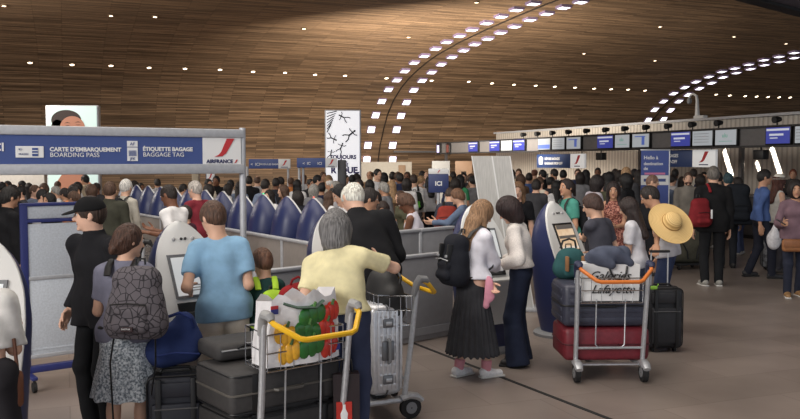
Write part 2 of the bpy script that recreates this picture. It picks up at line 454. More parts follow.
        if st_ == 'bob': g.ell(hp_(0, .10, -.055), HA, (.062, .085, .115), op='-')
        elif st_ == 'long': g.ell(hp_(0, .10, -.05), HA, (.066, .078, .122), op='-')
        elif st_ == 'curly': g.ell(hp_(0, .11, -.035), HA, (.068, .09, .112), op='-')
        else: g.ell(hp_(0, .095, -.04), HA, np.array((.070, .082, .108)) * hs, op='-')
        if st_ in ('short', 'buzz', 'balding', 'bun', 'pony', 'crop'):
            g.ell(hp_(0, .05, -.115), HA, np.array((.14, .118, .105)) * hs, op='-')
            g.cut(hp_(0, -.06, -.080), -hu + hfw * .45)
        if st_ == 'balding': g.ell(hp_(0, .02, .105), HA, (.074, .105, .070), op='-')
        amp = .007 if st_ == 'curly' else .0022
        cl('hair', g, hm, folds(amp, 5) if not far else None)
    if beard:
        g = Field(min(res, .010)); g.ell(hp_(0, .022, -.066), HA, (.062, .072, .064), k=.02); g.cut(hp_(0, 0, -.050), hu); g.cut(hp_(0, -.01, 0), -hfw)
        cl('beard', g, hairmat(beard))
    if hat:
        g = Field(.009)
        if hat[0] == 'cap':
            g.ell(hp_(0, -.004, .022), HA, (.094, .112, .104), k=.01); g.cut(hp_(0, 0, .022), -hu)
            cl('cap', g, cloth(hat[1]), extra=None)
            g = Field(.006); g.ell(hp_(0, .105, .022), [hb, unit(hfw - hu * .22), unit(hu + hfw * .22)], (.074, .082, .011)); cl('cap_visor', g, cloth(hat[1]))
        else:
            g.ell(hp_(0, 0, .045), HA, (.088, .105, .10), k=.02); g.cut(hp_(0, 0, .03), -hu)
            cl('hat', g, mat('pale_straw', hat[1], .8))
            g = Field(.006); g.ell(hp_(0, 0, .042), HA, (.14, .16, .008)); cl('hat_brim', g, mat('pale_straw', hat[1], .8))
            g = Field(.007); g.ell(hp_(0, 0, .06), HA, (.091, .108, .028)); cl('hat_band', g, M_BLACK)
    # ---- top
    tk, tc = top[0], top[1]; tm = tc if isinstance(tc, bpy.types.Material) else cloth(tc)
    if tk != 'none':
        e = {'tee': .014, 'long': .014, 'tank': .010, 'jacket': .026, 'loose': .026}[tk]
        g = Field(res)
        g.ell(chest, A, V3(.145 * bw + e, .100 + e, .175), k=.05)
        g.ell(waist, A0, V3((.128 if fem else .142) * bw + e, (.092 if fem else .098) + e, .17), k=.06)
        g.ell(P0 + u0 * .0, A0, V3(.155 * bw + e, .108 + e, .15), k=.06)
        if fem:
            for sg in (1, -1): g.ell(chest + w * sg * .065 + fw * .065 + u1 * .01, A, (.065, .055, .065), k=.04)
        g.cone(sc - w * shw * .62 - u1 * .018, sc + w * shw * .62 - u1 * .018, .046 + e * .7, .046 + e * .7, k=.05)
        g.cone(sc - u1 * .02, nb - u1 * .012, .08, .06 + e * .35, k=.03, flat=True)
        for h, kn, an in legs: g.cone(h + V3(0, 0, .03), h + (kn - h) * .3, .100 + e, .098 + e, k=.05)
        if tk == 'jacket': g.cone(nb - u1 * .02, nb + u1 * .03, .078, .072, k=.02, flat=True)
        for i in range(2):
            ee, hnd = hands[i]; r0 = .043 * bw_ + e; r1 = .038 + e
            if tk in ('tee',):
                g.cone(sh[i], sh[i] + (ee - sh[i]) * .68, r0 + .002, r1 + .010, k=.06, flat=True)
            elif tk in ('long', 'jacket', 'loose'):
                g.cone(sh[i], ee, r0, r1 + .004, k=.03)
                fr = top[2] if len(top) > 2 else .96
                g.cone(ee, ee + (hnd - ee) * fr, r1 + .004, .030 + e, k=.03, flat=True)
        hz = hem if hem is not None else (.84 if tk == 'loose' else .80 if tk == 'jacket' else .87)
        g.cut(P0 + u0 * (hz - .925), -u0)
        cl({'tee': 't_shirt', 'long': 'shirt', 'tank': 'sleeveless_top', 'jacket': 'jacket', 'loose': 'blouse'}[tk], g, tm, folds(folds_amp if not far else 0.0, int(abs(X * 97 + Y * 13))))
    # ---- bottom
    bk, bc = bottom[0], bottom[1]; bm_ = bc if isinstance(bc, bpy.types.Material) else cloth(bc)
    g = Field(res)
    if bk in ('skirt', 'dress'):
        ln = bottom[2]; np_ = bottom[3]; fl = bottom[4] if len(bottom) > 4 else .16
        hemp = V3(cx, cy, ln)
        g.cone(P0 + u0 * .10, P0 - V3(0, 0, .06), .098, .128, w=w0, fl=1.32, k=.02)
        g.cone(P0 - V3(0, 0, .04), hemp, .128, fl, w=w0, fl=1.2, flat=True, k=.03)
        def pl(Xa, Ya, Za):
            a = np.arctan2(Ya - cy, (Xa - cx) / 1.2); s = np.clip((.9 - Za) / .3, 0, 1)
            return (.010 if np_ > 12 else .006) * s * np.sin(np_ * a)
        cl('skirt', g, bm_, pl if np_ else None)
    else:
        g.ell(P0 + u0 * .02, A0, V3(.150 * bw + .016, .112, .13), k=.04)
        for i in range(2):
            h, kn, an = legs[i]
            if bk == 'shorts':
                g.cone(h, kn + (kn - h) * .02, .098, .082, k=.03, flat=True)
            else:
                r1, r2, r3 = {'trousers': (.092, .070, .060), 'jeans': (.090, .068, .055), 'wide': (.094, .090, .118), 'leggings': (.084, .060, .044)}[bk]
                g.cone(h, kn, r1, r2, k=.03); g.cone(kn, an - V3(0, 0, .035 if bk != 'wide' else .055), r2, r3, k=.03, flat=True)
        g.cut(P0 + u0 * .13, u0)
        cl('shorts' if bk == 'shorts' else 'trousers', g, bm_, folds(.004 if not far else 0, 11))
    if stripe:
        b = MB(); h, kn, an = legs[1]
        for i in range(2):
            h, kn, an = legs[i]; sg = 1 if i == 0 else -1; o = V3(sg, 0, 0)
            b.tube([h + o * .097, kn + o * .071, an + o * .062], .012, 6, flat=(1, .35))
        b.v = [q * k for q in b.v]; b.build('side_stripe', cloth(stripe), body)
    if not far or shoe:
        for i in range(2):
            h, kn, an = legs[i]; sg = 1 if i == 0 else -1
            dirf = V3(sg * .12, 1, 0); dirf = unit(dirf)
            g = Field(.009 if not far else .014); a0 = an - V3(0, 0, .035)
            g.cone(a0 - dirf * .03 + V3(0, 0, .012), a0 + dirf * .03 + V3(0, 0, .005), .045, .042, k=.02)
            g.cone(a0, a0 + dirf * .145 - V3(0, 0, .008), .04, .034, w=V3(1, 0, 0), fl=1.1, k=.03)
            g.cut(V3(0, 0, an[2] - .08), V3(0, 0, -1))
            def sole(b, a0=a0, dirf=dirf, an=an):
                Mx = Matrix(((dirf[1], dirf[0], 0, (a0 + dirf * .06)[0] * k), (-dirf[0], dirf[1], 0, (a0 + dirf * .06)[1] * k), (0, 0, 1, 0), (0, 0, 0, 1)))
                b.rbox((0, 0, (an[2] - .08) * k + .011), (.086 * k, .262 * k, .022), .01, 1, Mx)
            cl('shoe', g, [cname('shoe', shoe, .6), mat('shoe_sole', (205, 203, 198), .7) if sum(shoe) > 330 else M_RUBBER], extra=None if far else sole)
            if sock:
                s_ = Field(.008); s_.cone(an + (kn - an) * .22, an - V3(0, 0, .03), .052, .044, k=.01, flat=2); cl('sock', s_, cloth(sock))
    body['h'] = H
    Wm = Matrix.Translation((X, Y, z0)) @ Matrix.Rotation(rz, 4, 'Z')
    info = dict(o=body, M=Wm, k=k, sc=sc, u=u1, f=fw, w=w, P0=P0, waist=waist, chest=chest, hc=hc, HA=HA, nb=nb, hands=hands, sh=sh, X=X, Y=Y, rz=rz, kids=kids)
    return info
def PW(i, p): return i['M'] @ Vector(tuple(np.array(p) * i['k']))
# ------------------------------------------------------------------ the setting
def brick_mat(name, c1, c2, mortar, bw, rh, msz, rough, noise=.25, nscale=(3, 3, 3), uv=False, rot=0.0, bump=.0):
    m = bpy.data.materials.new(name); m.use_nodes = True; nt = m.node_tree; b = nt.nodes['Principled BSDF']
    tc = nt.nodes.new('ShaderNodeTexCoord'); mp = nt.nodes.new('ShaderNodeMapping'); mp.inputs['Rotation'].default_value = (0, 0, rot)
    nt.links.new(tc.outputs['UV' if uv else 'Object'], mp.inputs[0])
    br = nt.nodes.new('ShaderNodeTexBrick'); br.inputs['Color1'].default_value = lin(c1); br.inputs['Color2'].default_value = lin(c2)
    br.inputs['Mortar'].default_value = lin(mortar); br.inputs['Scale'].default_value = 1; br.inputs['Mortar Size'].default_value = msz
    br.inputs['Brick Width'].default_value = bw; br.inputs['Row Height'].default_value = rh; br.offset = .37; br.squash = 1; br.inputs['Mortar Smooth'].default_value = .3
    nt.links.new(mp.outputs[0], br.inputs['Vector'])
    mp2 = nt.nodes.new('ShaderNodeMapping'); mp2.inputs['Scale'].default_value = nscale; nt.links.new(mp.outputs[0], mp2.inputs[0])
    n = nt.nodes.new('ShaderNodeTexNoise'); n.inputs['Scale'].default_value = 1; n.inputs['Detail'].default_value = 5; nt.links.new(mp2.outputs[0], n.inputs['Vector'])
    mr = nt.nodes.new('ShaderNodeMapRange'); mr.inputs['To Min'].default_value = 1 - noise; mr.inputs['To Max'].default_value = 1 + noise
    mr.inputs['From Min'].default_value = .3; mr.inputs['From Max'].default_value = .7
    nt.links.new(n.outputs[0], mr.inputs[0])
    mx = nt.nodes.new('ShaderNodeVectorMath'); mx.operation = 'SCALE'; nt.links.new(br.outputs['Color'], mx.inputs[0]); nt.links.new(mr.outputs[0], mx.inputs['Scale'])
    nt.links.new(mx.outputs[0], b.inputs['Base Color']); b.inputs['Roughness'].default_value = rough
    if bump:
        bp = nt.nodes.new('ShaderNodeBump'); bp.inputs['Strength'].default_value = bump; bp.inputs['Distance'].default_value = .01
        nt.links.new(br.outputs['Fac'], bp.inputs['Height']); bp.invert = True; nt.links.new(bp.outputs[0], b.inputs['Normal'])
    return m
M_FLOOR = brick_mat('stone_floor_tiles', (143, 129, 121), (133, 120, 112), (118, 106, 99), 1.2, .6, .006, .34, .16, (1.3, 1.3, 1.3), rot=-TH)
M_WOOD = brick_mat('timber_battens', (170, 136, 102), (112, 88, 65), (72, 55, 41), 2.6, .10, .010, .62, .34, (.5, 7, 1), uv=True)
b = MB(); b.box((0, 20, -.05), (110, 90, .1)); struct(b.build('floor', M_FLOOR, smooth=False))

PROF = [(45.05, 0), (45.05, 1.2), (45.0, 2.1), (44.65, 2.95), (44.1, 3.8), (43.5, 4.55), (42.6, 5.25), (41.5, 5.82), (40.4, 6.22), (39.2, 6.54), (38.0, 6.8), (36.8, 7.0),
        (34.3, 7.28), (31.8, 7.46), (29.3, 7.6), (26.9, 7.7), (23, 7.82), (18, 7.88), (12, 7.86), (6, 7.7), (0, 7.4), (-5, 7.0), (-8, 6.6)]
PT = np.array(PROF)
def vault_mesh():
    me = bpy.data.meshes.new('ceiling'); s0, s1 = -48.0, 62.0
    arc = [0.0]
    for i in range(1, len(PROF)): arc.append(arc[-1] + math.dist(PROF[i], PROF[i - 1]))
    v = []; f = []
    for t, z in PROF: v += [(s0, t, z), (s1, t, z)]
    for t, z in PROF: v += [(s0, t + .3, z + .3), (s1, t + .3, z + .3)]
    n = len(PROF)
    for i in range(n - 1):
        f.append((2 * i, 2 * i + 1, 2 * i + 3, 2 * i + 2)); j = 2 * n
        f.append((j + 2 * i, j + 2 * i + 2, j + 2 * i + 3, j + 2 * i + 1))
    me.from_pydata(v, [], f); uv = me.uv_layers.new(name='UVMap')
    for p in me.polygons:
        p.use_smooth = True
        for li, vi in zip(p.loop_indices, p.vertices):
            uv.data[li].uv = (v[vi][0], arc[(vi % (2 * n)) // 2])
    me.materials.append(M_WOOD)
    o = bpy.data.objects.new('ceiling', me); COL.objects.link(o); o.rotation_euler = (0, 0, TH); return o
struct(vault_mesh())
def zprof(t): return float(np.interp(t, PT[::-1, 0], PT[::-1, 1]))
def vault_hit(px, py):
    d = ray(px, py); k = 2.0; o = Vector((0, 0, CAMH))
    while k < 90:
        q = o + d * k; t = q.dot(NX)
        if t > 44.9 or q.z > zprof(t): break
        k += .04
    t = min(t, 44.95); e = .3
    n = V3(0, zprof(t - e) - zprof(t + e), 0)
    # tangent along profile (dt, dz)
    i = int(np.argmin([abs(a - t) + abs(z - q.z) for a, z in PROF])); i = min(max(i, 1), len(PROF) - 2)
    tg = V3(PROF[i + 1][0] - PROF[i - 1][0], PROF[i + 1][1] - PROF[i - 1][1], 0); tg /= np.linalg.norm(tg)
    nrm = NX * -tg[1] + Vector((0, 0, tg[0]))       # pointing into the hall
    tan = NX * tg[0] + Vector((0, 0, tg[1]))
    if nrm.dot(Vector((0, 0, CAMH)) - q) < 0: nrm = -nrm
    return q, nrm, tan
M_LITE = mat('lit_diffuser', (255, 255, 255), .5, emit=(250, 240, 255), estr=2.6)
M_LFR = mat('violet_white_frame', (150, 132, 170), .5)
M_SPOT = mat('lit_downlight', (255, 240, 215), .5, emit=(255, 232, 196), estr=6)
def square_light(px, py, label, grp):
    q, n, t = vault_hit(px, py)
    A = Matrix((AX, t, n)).transposed().to_4x4(); A.translation = q + n * .05
    o = thing('ceiling_light', label, 'ceiling light', (0, 0, 0), 0, grp); o.matrix_world = A
    fr = MB()
    for s in (-1, 1):
        fr.box((s * .205, 0, 0), (.03, .44, .10)); fr.box((0, s * .205, 0), (.38, .03, .10))
    fr.build('frame', M_LFR, o, smooth=False)
    MB().box((0, 0, .0), (.38, .38, .09)).build('diffuser', M_LITE, o, smooth=False)
ARCS = [('left row of the nearer arc', [(29, 284), (37, 229), (45, 203), (56, 178), (68, 157), (83, 140), (97, 124), (114, 109), (132, 97), (152, 84), (172, 72), (195, 61), (217, 50), (243, 38), (269, 26), (296, 14), (326, 3)]),
        ('right row of the nearer arc', [(75, 284), (75, 257), (82, 229), (90, 204), (100, 180), (113, 158), (128, 141), (145, 126), (162, 112), (181, 99), (202, 87), (222, 76), (245, 66), (268, 55), (293, 44), (320, 32), (350, 21), (380, 10), (410, 0)]),
        ('left row of the farther arc', [(529, 212), (541, 193), (557, 178), (575, 164), (595, 153), (615, 143), (638, 134), (661, 125), (684, 119), (709, 112), (736, 104), (763, 98), (790, 91)]),
        ('right row of the farther arc', [(556, 211), (569, 194), (584, 178), (601, 166), (621, 155), (643, 145), (663, 135), (687, 127), (712, 120), (737, 113), (764, 107), (790, 100)])]
for nm, L in ARCS:
    if nm.startswith('left row of the nearer'): L.insert(1, (31, 257))
    for i, (x, y) in enumerate(L):
        square_light(350 + x / 1.778, y / 1.778, 'square white ceiling light, %s from the bottom in the %s' % (ORD[i], nm), 'square ceiling lights in arcs')
# groove between the rows of each arc
for s in (16.4, 33.95):
    b = MB(); b.tube([(s, t - .02, z - .02) for t, z in PROF[1:-3]], .035, 6)
    o = b.build('trim_%d' % (1 if s < 20 else 2), mat('groove_dark', (52, 40, 32), .8)); o.rotation_euler = (0, 0, TH); struct(o)
ROWS = [('long row of ceiling spots', [(30, 62), (72, 64), (111, 65), (149, 67), (185, 68), (220, 69), (253, 71), (285, 72), (315, 74), (345, 75), (386.5, 77.6), (431.5, 80), (468.7, 81), (492, 82.7), (514, 84), (535.6, 85), (554.7, 86), (575, 87), (594, 88), (611, 88.6), (628, 89), (645, 90), (716, 94), (729.6, 95), (745, 95.6), (756.6, 96), (768, 96.4), (779, 96.8), (790, 97)]),
        ('scatter of higher ceiling spots', [(4, 5), (111, 15), (155, 16), (304, 28), (408.5, 36.5), (476.5, 1.5), (584, 53), (655, 60), (660, 26), (734, 36), (786, 43)])]
for nm, L in ROWS:
    for i, (x, y) in enumerate(L):
        q, n, t = vault_hit(x, y); A = Matrix((AX, t, n)).transposed().to_4x4(); A.translation = q + n * .03
        big = .095 if nm.startswith('long') else .075
        o = thing('downlight', 'small round recessed spot, %s from the left in the %s' % (ORD[i], nm), 'ceiling spotlight', group='recessed ceiling spots'); o.matrix_world = A
        b = MB(); b.lathe([(big * 1.5, -.03), (big * 1.5, .012), (big * 1.05, .02), (big, -.01)], 14); b.build('trim_ring', mat('spot_ring', (120, 95, 70), .5), o)
        b = MB(); b.lathe([(big * .98, -.02), (big * .98, .008)], 12); b.build('lens', M_SPOT, o)
# dark canopy corner, upper right
b = MB(); p1, p2 = at_y(722, -3, 12.0), at_y(832, 16, 14.5); p2.z = p1.z; d = (p2 - p1).normalized(); e = Vector((d.y, -d.x, 0))
p0 = p1 - d * 1.5; p3 = p1 + d * 9
def slab(a, bb, w0, w1, z0, z1): return [tuple(q) for q in (a + e * w0 + Vector((0, 0, z0)), bb + e * w0 + Vector((0, 0, z0)), bb + e * w1 + Vector((0, 0, z0)), a + e * w1 + Vector((0, 0, z0)), a + e * w0 + Vector((0, 0, z1)), bb + e * w0 + Vector((0, 0, z1)), bb + e * w1 + Vector((0, 0, z1)), a + e * w1 + Vector((0, 0, z1)))]
b.hexa(slab(p0, p3, 0, .22, 0, .3)); struct(b.build('trim_3', mat('canopy_edge', (40, 38, 40), .6), smooth=False))
b = MB(); b.hexa(slab(p0, p3, .22, 4, .05, .25)); struct(b.build('trim_4', mat('canopy_soffit', (112, 110, 128), .6), smooth=False))

# ---- check-in line on the right: frame whose x runs to the right along the counters
C0 = Vector((8.7, 21.8, 0)); CRZ = math.atan2(-math.cos(TH), math.sin(TH)); CM = Matrix.Translation(C0) @ rotz(CRZ)
def cx_(px, off=0.0):            # local x on the plane local y = off
    k = (px - 400) / FPX; o = C0 + AX * off; d = -NX
    return (k * o.y - o.x) / (d.x - k * d.y)
def cz_(px, py, off=0.0):
    o = C0 + AX * off - NX * cx_(px, off); return CAMH + (YH - py) * o.y / FPX
def place(o): o.matrix_world = CM @ o.matrix_world; return o
M_FASC = mat('fascia_grey', (98, 95, 95), .55, var=.05)
M_FASCD = mat('fascia_dark_edge', (40, 39, 41), .5)
def flute_mat():
    m = bpy.data.materials.new('fluted_beige_wall'); m.use_nodes = True; nt = m.node_tree; b = nt.nodes['Principled BSDF']
    tc = nt.nodes.new('ShaderNodeTexCoord'); w = nt.nodes.new('ShaderNodeTexWave'); w.wave_type = 'BANDS'; w.bands_direction = 'X'; w.inputs['Scale'].default_value = 1.6
    r = nt.nodes.new('ShaderNodeValToRGB'); r.color_ramp.elements[0].color = lin((166, 158, 148)); r.color_ramp.elements[1].color = lin((194, 186, 175)); r.color_ramp.elements[0].position = .15; r.color_ramp.elements[1].position = .5
    nt.links.new(tc.outputs['Object'], w.inputs['Vector']); nt.links.new(w.outputs['Fac'], r.inputs[0]); nt.links.new(r.outputs[0], b.inputs['Base Color'])
    bp = nt.nodes.new('ShaderNodeBump'); bp.inputs['Strength'].default_value = .35; bp.inputs['Distance'].default_value = .03
    nt.links.new(w.outputs['Fac'], bp.inputs['Height']); nt.links.new(bp.outputs[0], b.inputs['Normal']); b.inputs['Roughness'].default_value = .55
    return m
M_FLUTE = flute_mat()
b = MB(); b.box((-6.5, 4.3, 1.68), (29.4, .16, 3.36)); struct(place(b.build('wall_right', M_FLUTE, smooth=False)))
b = MB(); b.box((-6.5, 4.24, 3.40), (29.4, .34, .08)); struct(place(b.build('trim_5', M_GALV, smooth=False)))
fx0, fx1 = cx_(437), 7.5
b = MB(); b.box(((fx0 + fx1) / 2, .18, 2.575), (fx1 - fx0, .30, .44), 0)
b.box(((fx0 + fx1) / 2, .15, 2.34), (fx1 - fx0, .38, .05), 1); b.box(((fx0 + fx1) / 2, .15, 2.82), (fx1 - fx0, .38, .05), 1)
struct(place(b.build('trim_6', [M_FASC, M_FASCD], smooth=False)))
for i, px in enumerate((446, 640, 741, 812)):
    b = MB(); b.rbox((cx_(px, 3.2), 3.2, 1.2), (.14, .14, 2.4), .02); struct(place(b.build('trim_%d' % (7 + i), M_FASC)))
    b = MB(); b.box((cx_(px, 3.2), 1.7, 2.5), (.10, 3.1, .10)); struct(place(b.build('trim_%d' % (11 + i), M_FASC, smooth=False)))
M_SCRB = mat('screen_blue', (34, 40, 110), .3, emit=(62, 70, 165), estr=.5)
M_SCRW = mat('screen_white', (120, 124, 128), .3, emit=(196, 202, 208), estr=.36)
M_SCRL = mat('screen_line_light', (140, 142, 150), .3, emit=(225, 228, 245), estr=.4)
M_SCRG = mat('screen_line_green', (70, 130, 110), .3, emit=(80, 140, 120), estr=.5)
M_SCRN = mat('screen_line_blue', (70, 90, 170), .3, emit=(70, 92, 160), estr=.5)
M_BEZ = mat('screen_bezel', (16, 16, 18), .35)
SCRS = [(469.5, 479, 'b'), (490.5, 501, 'b'), (502, 513.5, 'r'), (514, 526, 'b'), (539, 551.6, 'bw'), (553, 566, 'w'), (567.4, 582, 'n'), (598, 614.5, 'b'), (615.7, 631, 'g'), (633, 650.6, 'n'), (671.5, 691.7, 'b'), (693, 714, 'w'), (715.6, 738, 'g'), (766, 791.7, 'b'), (795, 816, 'w')]
DESC = {'b': 'blue screen with pale writing', 'r': 'pale screen with a small dark letter', 'bw': 'white screen with a blue lower half', 'w': 'white screen of faint grey lines', 'n': 'white screen with a blue block', 'g': 'white screen with green marks'}
for i, (a, c, kd) in enumerate(SCRS):
    xa, xb = cx_(a), cx_(c); w = xb - xa; xm = (xa + xb) / 2
    o = thing('display_screen', '%s on the counter fascia, %s screen from the left' % (DESC[kd], ORD[i]), 'display screen', group='screens over the check-in counters')
    o.matrix_world = CM @ T(xm, -.02, 2.59)
    b = MB(); b.rbox((0, 0, 0), (w, .09, .46), .015); b.build('bezel', M_BEZ, o)
    b = MB(); b.box((0, -.047, 0), (w - .06, .01, .39), 0)
    y = -.054
    if kd == 'b':
        b.box((-w * .05, y, .02), (w * .55, .004, .05), 1); b.box((-w * .15, y, -.06), (w * .3, .004, .025), 1); b.box((0, y, .14), (w - .1, .004, .05), 1)
    elif kd == 'bw': b.box((0, y, -.09), (w - .08, .004, .14), 3)
    elif kd == 'r': b.text('A', .2, T(-.07, y, -.06), 4, .002)
    elif kd == 'w':
        for q in range(4): b.box((-.03, y, .12 - q * .075), (w * .7, .004, .012), 4)
    elif kd == 'n': b.box((w * .15, y, 0), (w * .16, .004, .26), 3); b.box((-.02, y, .12), (w * .6, .004, .03), 3)
    else:
        b.text('ulu', .17, T(-.13, y, .0), 2, .002); b.box((0, y, -.1), (w * .6, .004, .012), 2)
    b.build('panel', [M_SCRB if kd == 'b' else M_SCRW, M_SCRL, M_SCRG, M_SCRN, M_GREYPL], o, smooth=False)
for i, (px, py) in enumerate(((439.5, 154), (449, 155))):
    o = thing('display_screen', ['small upright violet-white screen at the left end of the fascia', 'small upright dark reddish screen at the left end of the fascia'][i], 'display screen', group='screens over the check-in counters')
    o.matrix_world = CM @ T(cx_(px), -.04, 2.55)
    b = MB(); b.rbox((0, 0, 0), (.40, .08, .52), .015); b.build('bezel', M_BEZ, o)
    b = MB(); b.box((0, -.043, 0), (.22, .01, .34)); b.build('panel', [mat('screen_violet', (200, 190, 240), .3, emit=(200, 190, 240), estr=.8), mat('screen_dim_red', (110, 60, 55), .3)][i], o, smooth=False)
for i, px in enumerate((522, 536, 551, 567, 585, 604, 623, 644, 666, 690, 716, 774)):
    o = thing('spotlight', 'black spotlight on top of the fascia, %s from the left' % ORD[i], 'spotlight', group='spotlights above the fascia')
    o.matrix_world = CM @ T(cx_(px), .05, 2.84)
    b = MB(); b.tube([(0, 0, 0), (0, 0, .10)], .018, 8); b.build('stem', M_BLACK, o)
    b = MB(); b.tube([(0, .1, .15), (0, .02, .145), (0, -.10, .13)], [.055, .075, .085], 12); b.build('head', M_BLACK, o)
o = thing('surveillance_camera', 'white hooked camera pole standing on the wall above the counters', 'camera'); xx = cx_(696, 4.2)
o.matrix_world = CM @ T(xx, 4.2, 3.44)
b = MB(); b.tube([(0, 0, 0), (-.02, 0, .6), (-.06, 0, .78), (-.2, 0, .86), (-.36, 0, .84), (-.42, 0, .74)], [.09, .05, .045, .04, .04, .04], 10); b.build('pole', M_WHITE, o)
b = MB(); b.rbox((.15, 0, .05), (.5, .2, .10), .03); b.build('base', M_WHITE, o)
b = MB(); b.lathe([(.02, .0), (.075, -.03), (.085, -.14), (.06, -.2), (.0, -.22)], 12, M=T(-.42, 0, .74)); b.build('camera_dome', M_GREYPL, o)
for i, px in enumerate((593, 751)):
    o = thing('loudspeaker', ['black box speaker hanging under the fascia near its middle', 'black box speaker hanging under the fascia near its right end'][i], 'loudspeaker'); o.matrix_world = CM @ T(cx_(px), .3, 2.315)
    b = MB(); b.rbox((0, 0, -.18), (.34, .2, .24), .02); b.build('cabinet', M_BLACK, o); b = MB(); b.tube([(0, 0, 0), (0, 0, -.08)], .02, 8); b.build('bracket', M_BLACK, o)
# desks
M_DESK = mat('desk_dark_grey', (72, 70, 72), .5, var=.06); M_DTOP = mat('desk_top', (96, 94, 95), .4)
xs = np.arange(fx0 + .3, 6.6, 2.3)
for i, x in enumerate(xs):
    o = thing('check_in_desk', 'dark grey check-in desk, %s from the left in the counter line' % ORD[i], 'counter', group='check-in desks')
    o.matrix_world = CM @ T(x + 1.1, .35, 0)
    b = MB(); b.rbox((0, 0, .58), (2.16, .62, .96), .02); b.build('cabinet', M_DESK, o)
    b = MB(); b.rbox((0, -.02, 1.09), (2.26, .76, .05), .015); b.build('worktop', M_DTOP, o)
    b = MB(); b.box((0, .03, .05), (2.1, .54, .10)); b.build('plinth', M_BLACK, o, smooth=False)
    b = MB(); b.rbox((.5, .1, 1.36), (.46, .04, .34), .012); b.tube([(.5, .1, 1.115), (.5, .1, 1.22)], .02, 8); b.build('monitor', M_BLACK, o)
# narrow lamps standing in for sun shafts on the wall behind the desks
for px, py, sx, sy, tilt, pw in ((727, 163, .14, .9, 36, 12), (757, 166, .09, .3, 36, 2.5), (776.5, 165, .12, 1.2, 36, 13)):
    q = CM @ Vector((cx_(px, 4.2), 4.2, cz_(px, py, 4.2))); src = q + AX * -2.2 + Vector((0, 0, 2.6)) + NX * .4
    l = area('sun_shaft', src, q, sx, sy * .7, pw, (1.0, .95, .86), 1.5); l.rotation_euler.rotate_axis('Z', R(tilt))

# ---- signs: builder for a flat sign with a blue field and a white logo end
def red_stroke(b, cx, cz, w, h, y, mi):       # the slanted red brush stroke with a curled foot
    b.prism([(cx - w * .5, cz - h * .5), (cx - w * .12, cz - h * .47), (cx + w * .08, cz - h * .30), (cx + w * .5, cz + h * .5), (cx + w * .12, cz + h * .5), (cx - w * .16, cz - h * .22), (cx - w * .28, cz - h * .38)], y - .003, y, mi)
# big gantry sign near left
GO = Vector((X_at(243, 7.1, 1.6), 7.1, 0)); GD = Vector((math.cos(R(29)), math.sin(R(29)), 0))
def gx(px): k = (px - 400) / FPX; return (k * GO.y - GO.x) / (GD.x - k * GD.y)
def gz(px, py): return CAMH + (YH - py) * (GO + GD * gx(px)).y / FPX
g = thing('overhead_sign', 'long grey-framed overhead sign with a blue band of boarding pass directions', 'sign', GO, R(29))
gl = gx(0) - 1.3; zt, zb = gz(120, 127.5), gz(120, 173)
b = MB(); b.rbox(((gl) / 2, 0, zt - .035), (-gl, .09, .07), .01); b.rbox((gl / 2, 0, zb + .03), (-gl, .09, .08), .01); b.build('frame', M_GALV, g)
for x in (0.0, gl + .03):
    b = MB(); b.tube([(x, 0, 0), (x, 0, zt + .015)], .027, 14); b.lathe([(.11, 0), (.11, .012), (.03, .02)], 16, M=T(x, 0, 0)); b.build('post', M_GALV, g)
zb1, zt1 = gz(120, 165.4), gz(120, 136.2)
xl = gx(202)
b = MB(); b.box(((gl + xl) / 2, 0, (zb1 + zt1) / 2), (xl - gl, .06, zt1 - zb1)); sp = b.build('blue_panel', M_SBLUE, g, smooth=False)
xr = gx(240)
b = MB(); b.box(((xl + xr) / 2, 0, (zb1 + zt1) / 2), (xr - xl, .064, zt1 - zb1)); lp = b.build('logo_panel', M_WHITEP, g, smooth=False)
zc = (zb1 + zt1) / 2
b = MB(); red_stroke(b, (xl + xr) / 2 + .02, zc + .03, .17, .15, -.034, 0); b.text('AIRFRANCE', .042, T((xl + xr) / 2 - .02, -.034, zb1 + .018), 1, .002, 'CENTER', bold=.0012)
red_stroke(b, xr - .045, zb1 + .032, .035, .028, -.034, 0)
b.build('logo', [M_RED, M_NAVYP], lp, smooth=False)
y = -.033
for s, size, x, zz, al, bo in (('ICI', .085, gx(5), gz(3, 151), 'RIGHT', .002), ("CARTE D'EMBARQUEMENT", .0425, gx(50), gz(80, 151.4), 'LEFT', .0015), ('BOARDING PASS', .047, gx(50), gz(80, 157), 'LEFT', 0),
                           ('\u00c9TIQUETTE BAGAGE', .0425, gx(142.5), gz(160, 151), 'LEFT', .0015), ('BAGGAGE TAG', .047, gx(142.5), gz(160, 156.6), 'LEFT', 0)):
    MB().text(s, size, T(x, y, zz), 0, .002, al, bold=bo).build('lettering', M_WHITEP, sp, smooth=False)
b = MB(); x0, x1 = gx(16), gx(44); zi = gz(30, 152)
b.rbox(((x0 + x1) / 2, y, zi), (x1 - x0, .008, .085), .003, 0); b.box((x1 - .06, y - .006, zi), (.04, .004, .06), 1); b.box((x1 - .06, y - .008, zi + .01), (.04, .004, .006), 0); b.box((x1 - .06, y - .008, zi - .01), (.04, .004, .006), 0)
b.text('ICI', .02, T(x0 + .02, y - .006, zi + .012), 1, .001); b.text('FRAGILE', .018, T(x0 + .02, y - .006, zi - .022), 1, .001); b.build('ticket_icon', [M_WHITEP, M_SBLUE], sp, smooth=False)
x0, x1 = gx(127), gx(137.3)
b = MB(); b.box(((x0 + x1) / 2, y, gz(132, 144)), (x1 - x0, .008, .045), 0); b.text('AF', .035, T((x0 + x1) / 2, y - .006, gz(132, 145.6)), 1, .001, 'CENTER'); b.build('tag_icon', [M_WHITEP, M_SBLUE], sp, smooth=False)
b = MB(); b.box(((x0 + x1) / 2, y, gz(132, 154.3)), (x1 - x0, .008, .105), 0)
